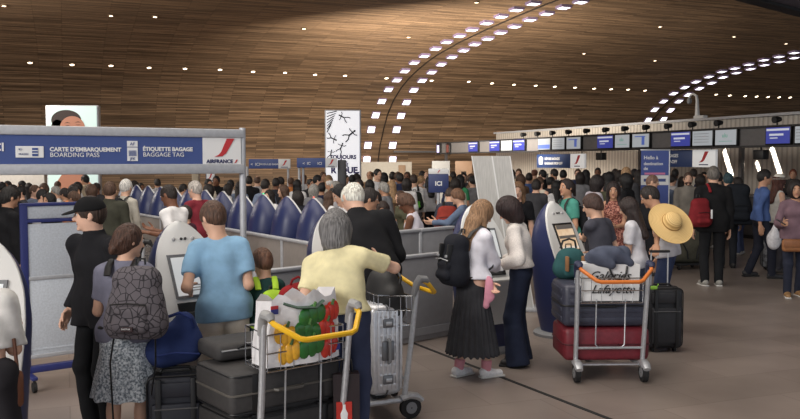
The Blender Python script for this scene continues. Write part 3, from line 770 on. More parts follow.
for q in range(5): b.box(((x0 + x1) / 2, y - .006, gz(132, 151) - q * .009), (x1 - x0 - .02, .004, .005), 1)
b.text('JFK', .03, T((x0 + x1) / 2, y - .006, gz(132, 160)), 1, .001, 'CENTER'); b.build('tag_icon', [M_WHITEP, M_SBLUE], sp, smooth=False)

# smaller signs of the same kind further back
def small_sign(label, pxa, pxb, logo, yt, yb, Y, post=True, text=None, rz=None, lights=0):
    x0, x1 = X_at(pxa, Y, 2), X_at(pxb, Y, 2); z1 = CAMH + (YH - yt) * Y / FPX; z0 = CAMH + (YH - yb) * Y / FPX
    o = thing('overhead_sign', label, 'sign', (x0, Y, 0)); w = x1 - x0; xl = X_at(logo, Y, 2) - x0; h = z1 - z0; zc = (z0 + z1) / 2
    b = MB(); b.rbox((xl / 2, 0, zc), (xl, .07, h), .006); p = b.build('blue_panel', M_SBLUE, o)
    b = MB(); b.rbox(((xl + w) / 2, 0, zc), (w - xl, .074, h), .006); l = b.build('logo_panel', M_WHITEP, o)
    b = MB(); red_stroke(b, (xl + w) / 2, zc + h * .08, min((w - xl), h) * .6, h * .55, -.04, 0); b.box(((xl + w) / 2, -.04, z0 + h * .14), ((w - xl) * .6, .004, h * .07), 1); b.build('logo', [M_RED, M_NAVYP], l, smooth=False)
    for s, fx, fz, sz, al in (text or []): MB().text(s, sz * h, T(xl * fx, -.038, z0 + h * fz), 0, .002, al, bold=.002 * sz).build('lettering', M_WHITEP, p, smooth=False)
    if post:
        for px in post:
            x = X_at(px, Y, 1) - x0
            b = MB(); b.tube([(x, .08, 0), (x, .08, z0 + .05)], .03, 10); b.build('post', M_GALV, o)
    return o
small_sign('small blue hanging sign with white logo end, beside the tall grey post', 249, 290.5, 278.5, 159, 168.5, 21.5, (247, 288), [('<  ICI', .06, .3, .42, 'LEFT'), ('MODULES BAGAGES', .38, .36, .26, 'LEFT')])
small_sign('small blue sign with white logo end in front of the tall white poster', 297, 337, 325.5, 158, 167.6, 20.5, (299, 303), [('<  IC', .2, .3, .4, 'LEFT'), ('ICI', .72, .3, .4, 'LEFT')])
small_sign('tiny white logo sign seen over the maroon-shirted man', 206, 214.5, 206.6, 171, 182, 20.0, (210,), None)
b = MB(); xx = X_at(342, 20.8, 1.3); b.rbox((xx, 20.8, 1.0), (.2, .2, 2.0), .02); tag(b.build('sign_column', mat('dark_post', (56, 56, 62), .5)), 'dark square column under the small sign at the tall white poster', 'column')
xx = X_at(196, 21, 1.3); b = MB(); b.rbox((xx, 21, .9), (.17, .17, 1.75), .02); tag(b.build('sign_column', mat('pale_post', (168, 152, 128), .6)), 'pale square column behind the maroon-shirted man', 'column')
# blue drop-off signs over the desks
def wall_sign(label, a, l, c, yt, yb, off, lines):
    xa, xl, xb = cx_(a, off), cx_(l, off), cx_(c, off); zt, zb = cz_((a + c) / 2, yt, off), cz_((a + c) / 2, yb, off); h = zt - zb; zc = (zt + zb) / 2
    o = thing('drop_off_sign', label, 'sign'); o.matrix_world = CM @ T(0, off, 0)
    b = MB(); b.rbox(((xa + xl) / 2, 0, zc), (xl - xa, .08, h), .006); p = b.build('blue_panel', mat('sign_deep_blue', (34, 58, 108), .5), o)
    b = MB(); b.rbox(((xl + xb) / 2, 0, zc), (xb - xl, .084, h), .006); lp = b.build('logo_panel', mat('sign_white_lit', (235, 235, 235), .5, emit=(220, 220, 220), estr=.25), o)
    b = MB(); red_stroke(b, (xl + xb) / 2, zc + h * .08, min(xb - xl, h * 1.6) * .5, h * .62, -.045, 0); b.box(((xl + xb) / 2, -.045, zb + h * .14), ((xb - xl) * .4, .004, h * .06), 1); b.build('logo', [M_RED, M_NAVYP], lp, smooth=False)
    for s, fx, fz, sz in lines: MB().text(s, sz * h, T(xa + (xl - xa) * fx, -.045, zb + h * fz), 0, .002, bold=.003).build('lettering', M_WHITEP, p, smooth=False)
    b = MB()
    if a < 600: b.rbox((xa + (xl - xa) * .13, -.042, zc), ((xl - xa) * .12, .01, h * .5), .004); b.rbox((xa + (xl - xa) * .13, -.042, zc + h * .28), ((xl - xa) * .06, .01, h * .12), .004); b.build('case_icon', M_WHITEP, p, smooth=False)
    for x in (xa + .2, xb - .2): b = MB(); b.tube([(x, .0, zt), (x, .0, 2.33)], .015, 6); b.build('hanger', M_BLACK, o)
wall_sign('blue drop-off sign with white logo end over the middle desks', 537.5, 571, 585, 154, 168, .25, [('D\u00c9POSE BAGAGES', .25, .58, .25), ('BAGGAGE DROP-OFF', .25, .25, .25)])
wall_sign('blue drop-off sign half hidden by the blue banner', 655, 693, 716, 150, 167, .25, [('DE BAGAGES', .18, .58, .27), ('E DROP-OFF', .18, .22, .27)])

# ---- lightbox posters at the far wall
def poster_box(label, pxa, pxb, yt, Y):
    x0, x1 = X_at(pxa, Y, 3), X_at(pxb, Y, 3); z1 = CAMH + (YH - yt) * Y / FPX
    o = thing('poster_lightbox', label, 'poster', ((x0 + x1) / 2, Y, 0)); w = x1 - x0
    b = MB(); b.rbox((0, .12, z1 / 2), (w + .08, .22, z1), .02); b.build('case', M_GALV, o)
    return o, w, z1
Y = 27.0
o, w, h = poster_box('tall white lit poster reading TOUJOURS with small tumbling figures', 326, 359.5, 110, Y)
ML = mat('poster_white_lit', (240, 240, 244), .5, emit=(236, 238, 246), estr=.42)
b = MB(); b.box((0, 0, h / 2), (w, .03, h - .08)); p = b.build('poster_sheet', ML, o, smooth=False)
for s, sz, x, z in (('TOUJOURS', .17, 0, 2.05), ('R', .27, -.30, 1.60), ('QUE.', .27, .22, 1.60), ('L', .12, .14, 1.90), ('E', .12, .14, 1.80)):
    MB().text(s, sz, T(x, -.017, z), 0, .002, 'CENTER', bold=sz * .05).build('lettering', mat('poster_navy', (54, 44, 110), .6), p, smooth=False)
b = MB(); r = random.Random(4)
def figure(x, z, s, a):
    M = T(x, -.017, z) @ Matrix.Rotation(a, 4, 'Y')
    b.ell((0, 0, .17 * s), (.035 * s, .003, .04 * s), 0, M, 8); b.tube([(0, 0, .13 * s), (0, 0, -.05 * s)], .030 * s, 6, 0, M, flat=(1, 1))
    for dx, dz in ((.16, .16), (-.17, .1)): b.tube([(0, 0, .1 * s), (dx * .6 * s, 0, (.05 + dz * .3) * s), (dx * s, 0, dz * s)], .016 * s, 5, 0, M)
    for dx, dz in ((.1, -.27), (-.13, -.22)): b.tube([(0, 0, -.04 * s), (dx * .8 * s, 0, -.15 * s), (dx * s, 0, dz * s)], .02 * s, 5, 0, M)
MINK = mat('poster_ink', (40, 38, 48), .7)
for a_ in ((.24, h - .78, 1.0, .9), (-.06, h - 1.2, .8, .4), (-.34, h - .9, .8, 2.0), (.02, h - .24, .8, -1.1), (-.38, h - 1.40, .7, .2)):
    b = MB(); figure(*a_); b.v = [np.clip(q, [-w / 2 + .02, -.026, -9], [w / 2 - .02, -.014, 9]) for q in b.v]; b.build('printed_figure', MINK, p, smooth=False)
for q in range(7):
    b = MB(); b.tube([(-w / 2 + .03, -.016, h - .12 - q * .1), (-w / 2 + .34 - q * .03, -.016, h - .05 - q * .07)], .014, 4); b.build('printed_branch', MINK, p, smooth=False)
Y = 25.0
o, w, h = poster_box('lit poster of a face rising behind the big overhead sign', 47, 97, 105.5, Y)
b = MB(); b.box((0, 0, h / 2), (w, .03, h - .06)); p = b.build('poster_sheet', mat('poster_pale_green', (200, 226, 220), .5, emit=(196, 224, 220), estr=.30), o, smooth=False)
def disc(b, c, r, y0, y1, n=28, M=None):
    pts = [(c[0] + r[0] * math.cos(2 * math.pi * i / n), c[1] + r[1] * math.sin(2 * math.pi * i / n)) for i in range(n)]; b.prism(pts, y0, y1, 0, M)
MSK = mat('poster_skin', (176, 116, 90), .5, emit=(190, 126, 96), estr=.12); MHR = mat('poster_hair', (52, 36, 30), .6)
b = MB(); b.prism([(-.5, .4), (.5, .4), (.55, 1.3), (.3, 1.6), (-.2, 1.75), (-.45, 1.4)], -.020, -.016); b.prism([(-.1, h - .9), (.5, h - .8), (.7, h - 1.1), (.5, h - 1.7), (-.25, h - 1.4)], -.0195, -.016); b.build('printed_skin', MSK, p, smooth=False)
b = MB(); disc(b, (-.16, h - .44), (.44, .30), -.021, -.017); disc(b, (-.42, h - .66), (.18, .24), -.021, -.017); b.build('printed_hair', MHR, p, smooth=False)
b = MB(); disc(b, (.02, h - .68), (.37, .36), -.025, -.018); disc(b, (-.40, h - .74), (.08, .12), -.025, -.018); b.build('printed_face', MSK, p, smooth=False)
b = MB()
for x, z, a_ in ((-.12, h - .58, .1), (.19, h - .56, -.15)):
    b.prism([(x - .10, z + .05), (x, z + .085), (x + .10, z + .05), (x, z + .06)], -.028, -.024); b.prism([(x - .08, z), (x, z - .03), (x + .08, z), (x, z - .012)], -.028, -.024)
b.prism([(.06, h - .62), (.10, h - .76), (.04, h - .77)], -.028, -.024); b.build('printed_features', MHR, p, smooth=False)

# pale cabin at the foot of the vault, left stretch of pale wall panels
M_CAB = mat('cabin_white', (206, 202, 194), .6, var=.04)
b = MB(); x0, x1 = X_at(361, 41, 1), X_at(412, 41, 1)
b.rbox(((x0 + x1) / 2, 42, .98), (x1 - x0, 1.6, 1.96), .03); tag(b.build('cabin', mat('cabin_beige', (150, 144, 134), .6, var=.04)), 'pale low cabin at the foot of the timber ceiling behind the crowd', 'cabin')
b = MB(); b.rbox((X_at(402, 41, 1), 41.16, .9), (.34, .06, 1.8), .01); struct(b.build('door_1', mat('door_brown', (120, 92, 66), .6)))
b = MB(); x0, x1 = X_at(-40, 30, 1), X_at(44, 30, 1); b.rbox(((x0 + x1) / 2, 30.2, 1.0), (x1 - x0, .3, 1.95), .02); struct(b.build('wall_left', M_CAB))
b = MB(); x0, x1 = X_at(432, 37, 1), X_at(450, 37, 1); b.rbox(((x0 + x1) / 2, 37.2, 1.0), (x1 - x0, .2, 2.0), .02); struct(b.build('wall_back', mat('grey_panel', (118, 118, 118), .6)))
b = MB(); x0, x1 = X_at(455, 40, 1), X_at(472, 40, 1); b.rbox(((x0 + x1) / 2, 40, 1.0), (x1 - x0, .2, 2.0), .02); struct(b.build('wall_far', mat('warm_panel', (150, 118, 92), .6)))

# blue totem with a white top, and the blue banner
Y = 15.6; xx = X_at(438.5, Y, 1.5)
o = thing('sign_totem', 'blue square sign panel on a stand among the crowd', 'sign', (xx, Y, .0))
b = MB(); b.rbox((0, 0, 1.56), (.37, .06, .34), .01, 0); b.rbox((0, 0, 1.78), (.37, .062, .10), .01, 1); red_stroke(b, 0, 1.78, .06, .05, -.034, 2); b.text('ICI', .11, T(0, -.032, 1.52), 1, .002, 'CENTER', bold=.004); b.build('panel', [mat('totem_blue', (44, 58, 110), .5), M_WHITEP, M_RED], o)
b = MB(); b.tube([(0, .03, 0), (0, .03, 1.5)], .03, 10); b.lathe([(.2, 0), (.2, .02), (.03, .03)], 18); b.build('stand', M_GALV, o)
Y = 17.5; x0, x1 = X_at(641, Y, 1.5), X_at(668, Y, 1.5); z1 = CAMH + (YH - 150) * Y / FPX
o = thing('roll_up_banner', 'blue roll-up banner with white writing standing behind the bald man', 'banner', ((x0 + x1) / 2, Y, 0), R(-4)); w = x1 - x0
b = MB(); b.box((0, 0, z1 / 2 + .04), (w, .02, z1 - .08), 0); b.box((0, -.011, z1 - .62), (w, .004, .20), 1); p = b.build('sheet', [mat('banner_blue', (70, 88, 160), .5), M_WHITEP], o, smooth=False)
for s, sz, dz in (('Hello \u00e0', .10, .19), ('destination', .088, .31), ('de', .09, .41)): MB().text(s, sz, T(-w / 2 + .05, -.012, z1 - dz), 0, .002, bold=.002).build('lettering', M_WHITEP, p, smooth=False)
b = MB(); b.box((0, -.013, z1 - .485), (w * .75, .002, .04), 1); b.box((.0, -.014, z1 - .62), (w * .8, .002, .06), 2); b.build('printed_lines', [M_WHITEP, mat('banner_pink', (214, 120, 160), .5), M_SBLUE], p, smooth=False)
b = MB(); b.rbox((0, 0, .04), (w + .06, .24, .08), .02); b.tube([(w / 2 + .02, .02, .05), (w / 2 + .02, .02, z1)], .016, 8); b.rbox((0, 0, z1), (w + .04, .03, .03), .005); b.build('base', M_STEEL, o)

# floor joint and low grey partitions
b = MB(); p, q = at_z(418, 345), at_z(609, 419); d = (q - p).normalized(); e = Vector((-d.y, d.x, 0)) * .02; p = p - d * 2.2; q = q + d * 3
b.hexa([tuple(v + Vector((0, 0, z))) for z in (0.0, .004) for v in (p - e, q - e, q + e, p + e)]); struct(b.build('trim_15', M_RUBBER, smooth=False))
M_PART = mat('partition_grey', (138, 138, 142), .5, var=.05); M_PARTB = mat('partition_beige_grey', (140, 132, 126), .5, var=.05)
def barrier(label, pts, h, n, m, cap=True, grp='low grey partitions'):
    p, q = [Vector((a[0], a[1], 0)) for a in pts]; d = q - p; L = d.length
    for i in range(n):
        c = p + d * ((i + .5) / n)
        o = thing('partition', label % ORD[i], 'partition', (c.x, c.y, 0), math.atan2(d.y, d.x), grp); w = L / n
        b = MB(); b.rbox((0, 0, h / 2), (w - .05, .05, h - .03), .008); b.box((0, -.028, h * .12), (w - .08, .012, .08), 0); b.build('panel', m, o)
        b = MB(); b.rbox((-w / 2 + .0, 0, h / 2), (.05, .075, h), .01); b.build('post', M_GALV, o)
        b = MB(); b.rbox((0, 0, h - .01), (w, .085, .035), .01); b.build('top_rail', M_GALV, o)
ka = (-.80, 9.6); kb = (-6.05, 17.5)
barrier('beige-grey low partition before the blue kiosk row, %s from the near end', (ka, kb), 1.0, 8, M_PARTB)
barrier('grey low partition behind the boy and the elderly couple, %s from the left', ((X_at(256, 7.75, .9), 7.75), (X_at(453, 9.5, .9), 9.5)), .95, 3, M_PART)
barrier('grey low partition beside the woman in the sleeveless top, %s from the left', ((X_at(381, 9.35, .9), 9.35), (X_at(453, 10.3, .9), 10.3)), 1.17, 2, M_PART)
# ------------------------------------------------------------------ self-service kiosks
KZ = [0, .06, .30, .75, 1.0, 1.2, 1.35, 1.44, 1.49, 1.5]
KF = [.16, .17, .19, .19, .085, -.005, -.075, -.115, -.138, -.142]
KBk = [-.20, -.22, -.28, -.34, -.35, -.315, -.26, -.21, -.165, -.15]
KW = [.21, .22, .25, .275, .278, .25, .19, .12, .05, .012]
def kyf(z): return float(np.interp(z, KZ, KF))
def kw(z):
    zz = np.array(KZ); return float(np.interp(z, zz, KW))
def smooth_tab(tab, n):
    zs = np.concatenate([np.linspace(0, 1.2, int(n * .6), endpoint=False), 1.5 - .3 * (1 - np.linspace(0, 1, n - int(n * .6))) ** 1.7])
    out = []
    for z in zs:
        acc = 0
        for dz in (-.05, -.025, 0, .025, .05): acc += np.interp(min(1.5, max(0, z + dz * min(1, (1.5 - z) / .08))), KZ, tab)
        out.append(acc / 5)
    return zs, out
KS = {}
def kiosk_parts():
    zs, F_ = smooth_tab(KF, 40); _, B_ = smooth_tab(KBk, 40); _, W_ = smooth_tab(KW, 40)
    def yf(z): return float(np.interp(z, zs, F_))
    def wz(z): return float(np.interp(z, zs, W_))
    sh = MB(); v = []; f = []; n = 18
    for z, a, bk, w in zip(zs, F_, B_, W_):
        for i in range(n + 1):
            ph = math.pi * i / n; c, s = math.cos(ph), math.sin(ph)
            v.append((w * math.copysign(abs(c) ** .8, c), a - (a - bk) * abs(s) ** .75, z))
    m = n + 1
    for k in range(len(zs) - 1):
        for i in range(n): f.append((k * m + i, (k + 1) * m + i, (k + 1) * m + i + 1, k * m + i + 1))
        f.append((k * m + n, (k + 1) * m + n, (k + 1) * m, k * m))
    f.append(tuple((len(zs) - 1) * m + i for i in range(m))); sh.add(v, f)
    shell = sh
    pl = MB(); v = []; f = []; ii = [i for i, z in enumerate(zs) if z >= .30]; nx_ = 8
    for q, i in enumerate(ii):
        z, a, w = zs[i], F_[i], W_[i] + .006
        if z > 1.47: w = W_[i] + .006
        top = .006 if i == ii[-1] else 0
        for layer in (0, 1):
            for j in range(nx_ + 1):
                x = -1 + 2 * j / nx_
                v.append((w * x, a + (.022 + .020 * (1 - x * x) if layer else -.002), z + top))
    m = 2 * (nx_ + 1); K = nx_ + 1
    for q in range(len(ii) - 1):
        for j in range(nx_):
            f.append((q * m + K + j, (q + 1) * m + K + j, (q + 1) * m + K + j + 1, q * m + K + j + 1)); f.append((q * m + j, q * m + j + 1, (q + 1) * m + j + 1, (q + 1) * m + j))
        f.append((q * m, (q + 1) * m, (q + 1) * m + K, q * m + K)); f.append((q * m + nx_, q * m + K + nx_, (q + 1) * m + K + nx_, (q + 1) * m + nx_))
    for q in (0, len(ii) - 1):
        for j in range(nx_): f.append((q * m + j, q * m + K + j, q * m + K + j + 1, q * m + j + 1)[::1 if q else -1])
    pl.add(v, f)
    def patch(b, z0, z1, x0, x1, off, th, mi=0):
        p = []
        for o in (off, off + th):
            p += [(x0, yf(z0) + o, z0), (x1, yf(z0) + o, z0), (x1, yf(z1) + o, z1), (x0, yf(z1) + o, z1)]
        b.add(p, [(0, 1, 2, 3), (7, 6, 5, 4), (0, 4, 5, 1), (1, 5, 6, 2), (2, 6, 7, 3), (3, 7, 4, 0)], mi)
    return shell, pl, patch, yf
KSHELL, KPLATE, KPATCH, KYF = kiosk_parts()
M_KSCR = mat('kiosk_screen_pale', (190, 194, 196), .25, emit=(200, 204, 206), estr=.34)
M_KSCO = mat('kiosk_screen_map', (206, 176, 140), .25, emit=(214, 178, 138), estr=.40, var=.3, scale=10, col2=(226, 206, 180))
M_KBEZ = mat('kiosk_bezel_grey', (104, 106, 110), .4)
def kiosk(label, X, Y, rz, full=True, screen='pale', light=None, group='self-service kiosks'):
    o = thing('self_service_kiosk', label, 'kiosk', (X, Y, 0), R(rz), group)
    KSHELL.build('shell', M_KBLUE, o, sharp=60); p = KPLATE.build('face_plate', M_WHITE, o, sharp=50)
    b = MB(); b.lathe([(.30, 0), (.30, .03), (.27, .05)], 24); b.build('base', M_GREYPL, o)
    if light:
        b = MB(); b.ell((0, -.135, 1.515), (.012, .012, .010)); b.build('status_lamp', mat('lamp_' + light, {'green': (60, 200, 120), 'red': (220, 80, 60)}[light], .3, emit={'green': (60, 220, 130), 'red': (230, 90, 70)}[light], estr=1.0), o)
    if full:
        b = MB(); KPATCH(b, .955, 1.265, -.165, .165, .030, .022, 0); s = b.build('screen_frame', M_KBEZ if screen == 'pale' else M_BEZ, p, smooth=False)
        b = MB(); KPATCH(b, .975, 1.245, -.148, .148, .050, .006, 0)
        if screen == 'pale':
            z = 1.13; b.tube([(.03 * math.cos(a), KYF(z + .03 * math.sin(a)) + .058, z + .03 * math.sin(a)) for a in np.linspace(.5, 5.6, 12)], .004, 5, 1)
            for q in range(3): KPATCH(b, 1.04 - q * .018, 1.046 - q * .018, -.05, .05, .0555, .001, 1)
        else:
            KPATCH(b, 1.10, 1.13, -.148, .148, .0555, .001, 1); KPATCH(b, 1.20, 1.245, -.148, .148, .0555, .001, 1); KPATCH(b, .985, 1.01, -.148, .148, .0555, .001, 2)
        b.build('screen', [M_KSCR if screen == 'pale' else M_KSCO, mat('screen_mark', (120, 116, 112), .4), mat('screen_mark_pale', (225, 215, 205), .4, emit=(225, 215, 205), estr=.3)], o, smooth=False)
        b = MB(); KPATCH(b, .80, .925, -.165, .165, .030, .018, 0); KPATCH(b, .815, .86, -.10, .10, .046, .03, 1); b.build('printer_slot', [M_BLACK, mat('slot_dark_grey', (60, 60, 62), .4)], o, smooth=False)
        b = MB(); b.rbox((0, kyf(.75) + .11, .765), (.40, .17, .03), .012); b.build('tray', M_WHITE, o)
        for x, r_ in ((-.075, .014), (-.012, .011), (.022, .011), (.085, .014)):
            b = MB(); z = 1.375; b.ell((x, KYF(z) + .045, z), (r_, .012, r_)); b.build('camera_lens' if abs(x) < .05 else 'sensor_pad', M_BLACK if abs(x) < .05 else mat('eye_pad_grey', (170, 170, 172), .5), p)
    return o
kiosk('white-faced kiosk with a pale screen between the braided woman and the blue T-shirt man', X_at(185, 6.3, 1.4), 6.34, -137)
kiosk('white-faced kiosk cut off by the left edge of the photo', X_at(-26, 4.85, 1.2), 4.9, -172)
kiosk('kiosk whose white face shows between the grey-haired woman and the white-haired man', X_at(338, 7.7, 1.3), 7.7, -152)
kiosk('kiosk in front of the woman with the black rucksack and pleated skirt', X_at(481, 8.75, 1.2), 8.75, -150)
kiosk('tall blue kiosk with white rim whose map screen the grey-shirted person touches', X_at(561, 9.55, 1.2), 9.55, -137, screen='map')
for i in range(12):
    Y = 10.55 + .615 * i; X = -.95 - .665 * (Y - 10.55)
    kiosk('blue kiosk seen from behind, %s from the near end of the long row' % ORD[i], X, Y, -58, full=i < 4, light=('red', None, 'green')[i] if i < 3 else None)

# pale slanted panel
Y = 11.2; o = thing('leaning_panel', 'tall pale grey slanted panel with a bright seam behind the two young women', 'panel', (X_at(499, Y, 0), Y, 0), R(-6))
z1 = CAMH + (YH - 156) * Y / FPX; sl = (X_at(487, Y, 2) - X_at(511, Y, 0))
def lp(b, x0, x1, y0, y1, mi, za=0.02, zb=None):
    zb = zb or z1; s = sl / z1
    b.hexa([(x0 + s * za, y0, za), (x1 + s * za, y0, za), (x1 + s * za, y1, za), (x0 + s * za, y1, za), (x0 + s * zb, y0, zb), (x1 + s * zb, y0, zb), (x1 + s * zb, y1, zb), (x0 + s * zb, y1, zb)], mi)
b = MB(); lp(b, -.03, .45, -.05, .05, 0); b.build('board', mat('pale_fluted_sheet', (178, 176, 172), .6, var=.10, scale=14, stretch=(6, 6, .5), bump=.3), o, smooth=False)
b = MB(); lp(b, .215, .235, -.06, -.04, 0); lp(b, -.045, -.03, -.055, .055, 0); lp(b, .45, .465, -.055, .055, 0); b.build('seam', M_WHITE, o, smooth=False)
b = MB(); b.rbox((.2, 0, .02), (.7, .4, .04), .01); b.build('foot', M_GALV, o)

# blue framed rolling screen, left
p0, p1 = at_z(24, 389), at_z(99, 377.5); d = p1 - p0; L = d.length; c = (p0 + p1) / 2
o = thing('rolling_screen', 'blue-framed rolling partition screen of grey panels behind the man in the cap', 'partition', (c.x, c.y, 0), math.atan2(d.y, d.x)); zt = 1.60; hw = L / 2
b = MB()
for s in (-1, 1): b.rbox((s * (hw - .03), 0, (.14 + zt) / 2), (.06, .05, zt - .14), .01)
b.rbox((0, 0, zt - .015), (2 * hw, .05, .03), .008); b.rbox((0, 0, 1.445), (2 * hw - .1, .045, .03), .006); b.rbox((0, 0, .16), (2 * hw + .06, .07, .06), .012); b.build('frame', M_FBLUE, o)
M_PANEL = mat('frosted_grey_panel', (196, 203, 212), .55, var=.08, scale=60, bump=.1)
b = MB(); b.rbox((0, 0, 1.525), (2 * hw - .11, .03, .125), .006); b.build('top_panel', M_PANEL, o)
b = MB(); b.rbox((0, 0, 1.19), (2 * hw - .11, .03, .46), .006); b.build('middle_panel', M_PANEL, o)
b = MB(); b.rbox((0, 0, .61), (2 * hw - .11, .03, .66), .006); b.box((0, -.017, .33), (2 * hw - .12, .004, .012)); b.build('lower_panel', M_PANEL, o)
for zz in (.95, .27): MB().rbox((0, 0, zz), (2 * hw - .10, .045, .035), .006).build('cross_rail', M_GALV, o)
for sx in (-1, 1):
    b = MB(); b.rbox((sx * (hw - .04), 0, .12), (.05, .42, .03), .008); b.build('foot_bar', M_FBLUE, o)
    for sy in (-1, 1):
        b = MB(); b.tube([(sx * (hw - .04) - .015, sy * .18, .045), (sx * (hw - .04) + .015, sy * .18, .045)], .045, 12); b.tube([(sx * (hw - .04), sy * .18, .06), (sx * (hw - .04), sy * .18, .11)], .012, 6); b.build('caster', M_RUBBER, o)

# ------------------------------------------------------------------ luggage and trolleys
M_YEL = mat('handle_yellow', (244, 186, 18), .4); M_ORG = mat('handle_orange', (222, 118, 44), .4)
def trolley(label, X, Y, rz, hm, knob, H=1.05):
    o = thing('luggage_trolley', label, 'luggage trolley', (X, Y, 0), R(rz), 'airport luggage trolleys')
    b = MB()
    for s in (-1, 1):
        b.tube([(s * .30, .10, .17), (s * .305, .05, .55), (s * .315, .0, H - .04)], [.021, .021, .019], 10)
    b.tube([(-.305, .08, .30), (.305, .08, .30)], .012, 8)
    b.tube([(-.13, .06, .74), (-.13, .075, .33), (-.10, .078, .30), (.10, .078, .30), (.13, .075, .33), (.13, .06, .74)], .006, 6)
    b.build('frame', M_STEEL, o)
    b = MB()
    for s in (-1, 1): b.tube([(s * .29, .02, .145), (s * .27, .45, .135), (s * .16, .88, .135)], .02, 8)
    b.tube([(-.16, .88, .135), (0, .92, .135), (.16, .88, .135)], .02, 8)
    for y in (.12, .32, .52, .72): w = .29 - .13 * max(0, y - .3); b.box((0, y, .145), (2 * w - .03, .05, .012))
    b.build('platform', M_STEEL, o)
    for s in (-1, 1):
        w = thing_part('wheel', o); b = MB(); x = s * .30; b.tube([(x - .022, .05, .085), (x + .022, .05, .085)], .083, 20); b.ell((x, .05, .085), (.03, .03, .03)); w = b.build('wheel', M_RUBBER, o)
        b = MB(); b.tube([(x - .028, .05, .085), (x + .028, .05, .085)], .045, 14); b.build('wheel_hub', M_GREYPL, w)
        b = MB(); b.tube([(x, .13, .16), (x, .06, .178), (x, .0, .165), (x, -.045, .13)], [.03, .036, .036, .028], 8, flat=(1.2, .8)); b.build('wheel_guard', M_STEEL, o)
    b = MB(); b.tube([(-.018, .86, .06), (.018, .86, .06)], .06, 16); b.tube([(0, .86, .06), (0, .88, .135)], .014, 6); b.build('wheel', M_RUBBER, o)
    b = MB()
    x0, y0, y1, za, zb = .275, .03, .30, .71, .93
    for z in (za, (za + zb) / 2, zb):
        b.tube([(-x0, y0, z), (x0, y0, z), (x0 - .01, y1, z + .02), (-x0 + .01, y1, z + .02)], .0048 if z < zb else .006, 6, closed=True)
    for x in np.linspace(-x0, x0, 7): b.tube([(x, y0, zb), (x, y0, za), (x * .97, y1, za), (x * .97, y1, zb + .02)], .0036, 5)
    for y in (.12, .21): b.tube([(-x0, y, zb), (-x0, y, za), (x0, y, za), (x0, y, zb)], .0036, 5)
    b.build('basket', M_CHROME, o)
    b = MB(); b.tube([(-.315, -.05, H - .0), (-.305, -.10, H - .03), (-.20, -.20, H - .11), (-.16, -.212, H - .12), (.16, -.212, H - .12), (.20, -.20, H - .11), (.305, -.10, H - .03), (.315, -.05, H)], .0175, 10); b.build('handle', hm, o)
    for s in (-1, 1):
        b = MB(); b.tube([(s * .315, .03, H - .11), (s * .316, .005, H - .02), (s * .316, -.02, H + .015), (s * .316, -.07, H + .01), (s * .316, -.09, H - .01)], [.024, .033, .038, .032, .020], 10, flat=(.85, 1)); b.build('handle_joint', knob, o)
    return o
def thing_part(n, o): return None
def wheels(o, sx, sy, z=.0, r=.028):
    for a in (-1, 1):
        for c in (-1, 1):
            b = MB(); b.tube([(a * sx - .014, c * sy, r), (a * sx + .014, c * sy, r)], r, 12); b.rbox((a * sx, c * sy, r + .03), (.035, .04, .03), .008); b.build('wheel', M_RUBBER, o)
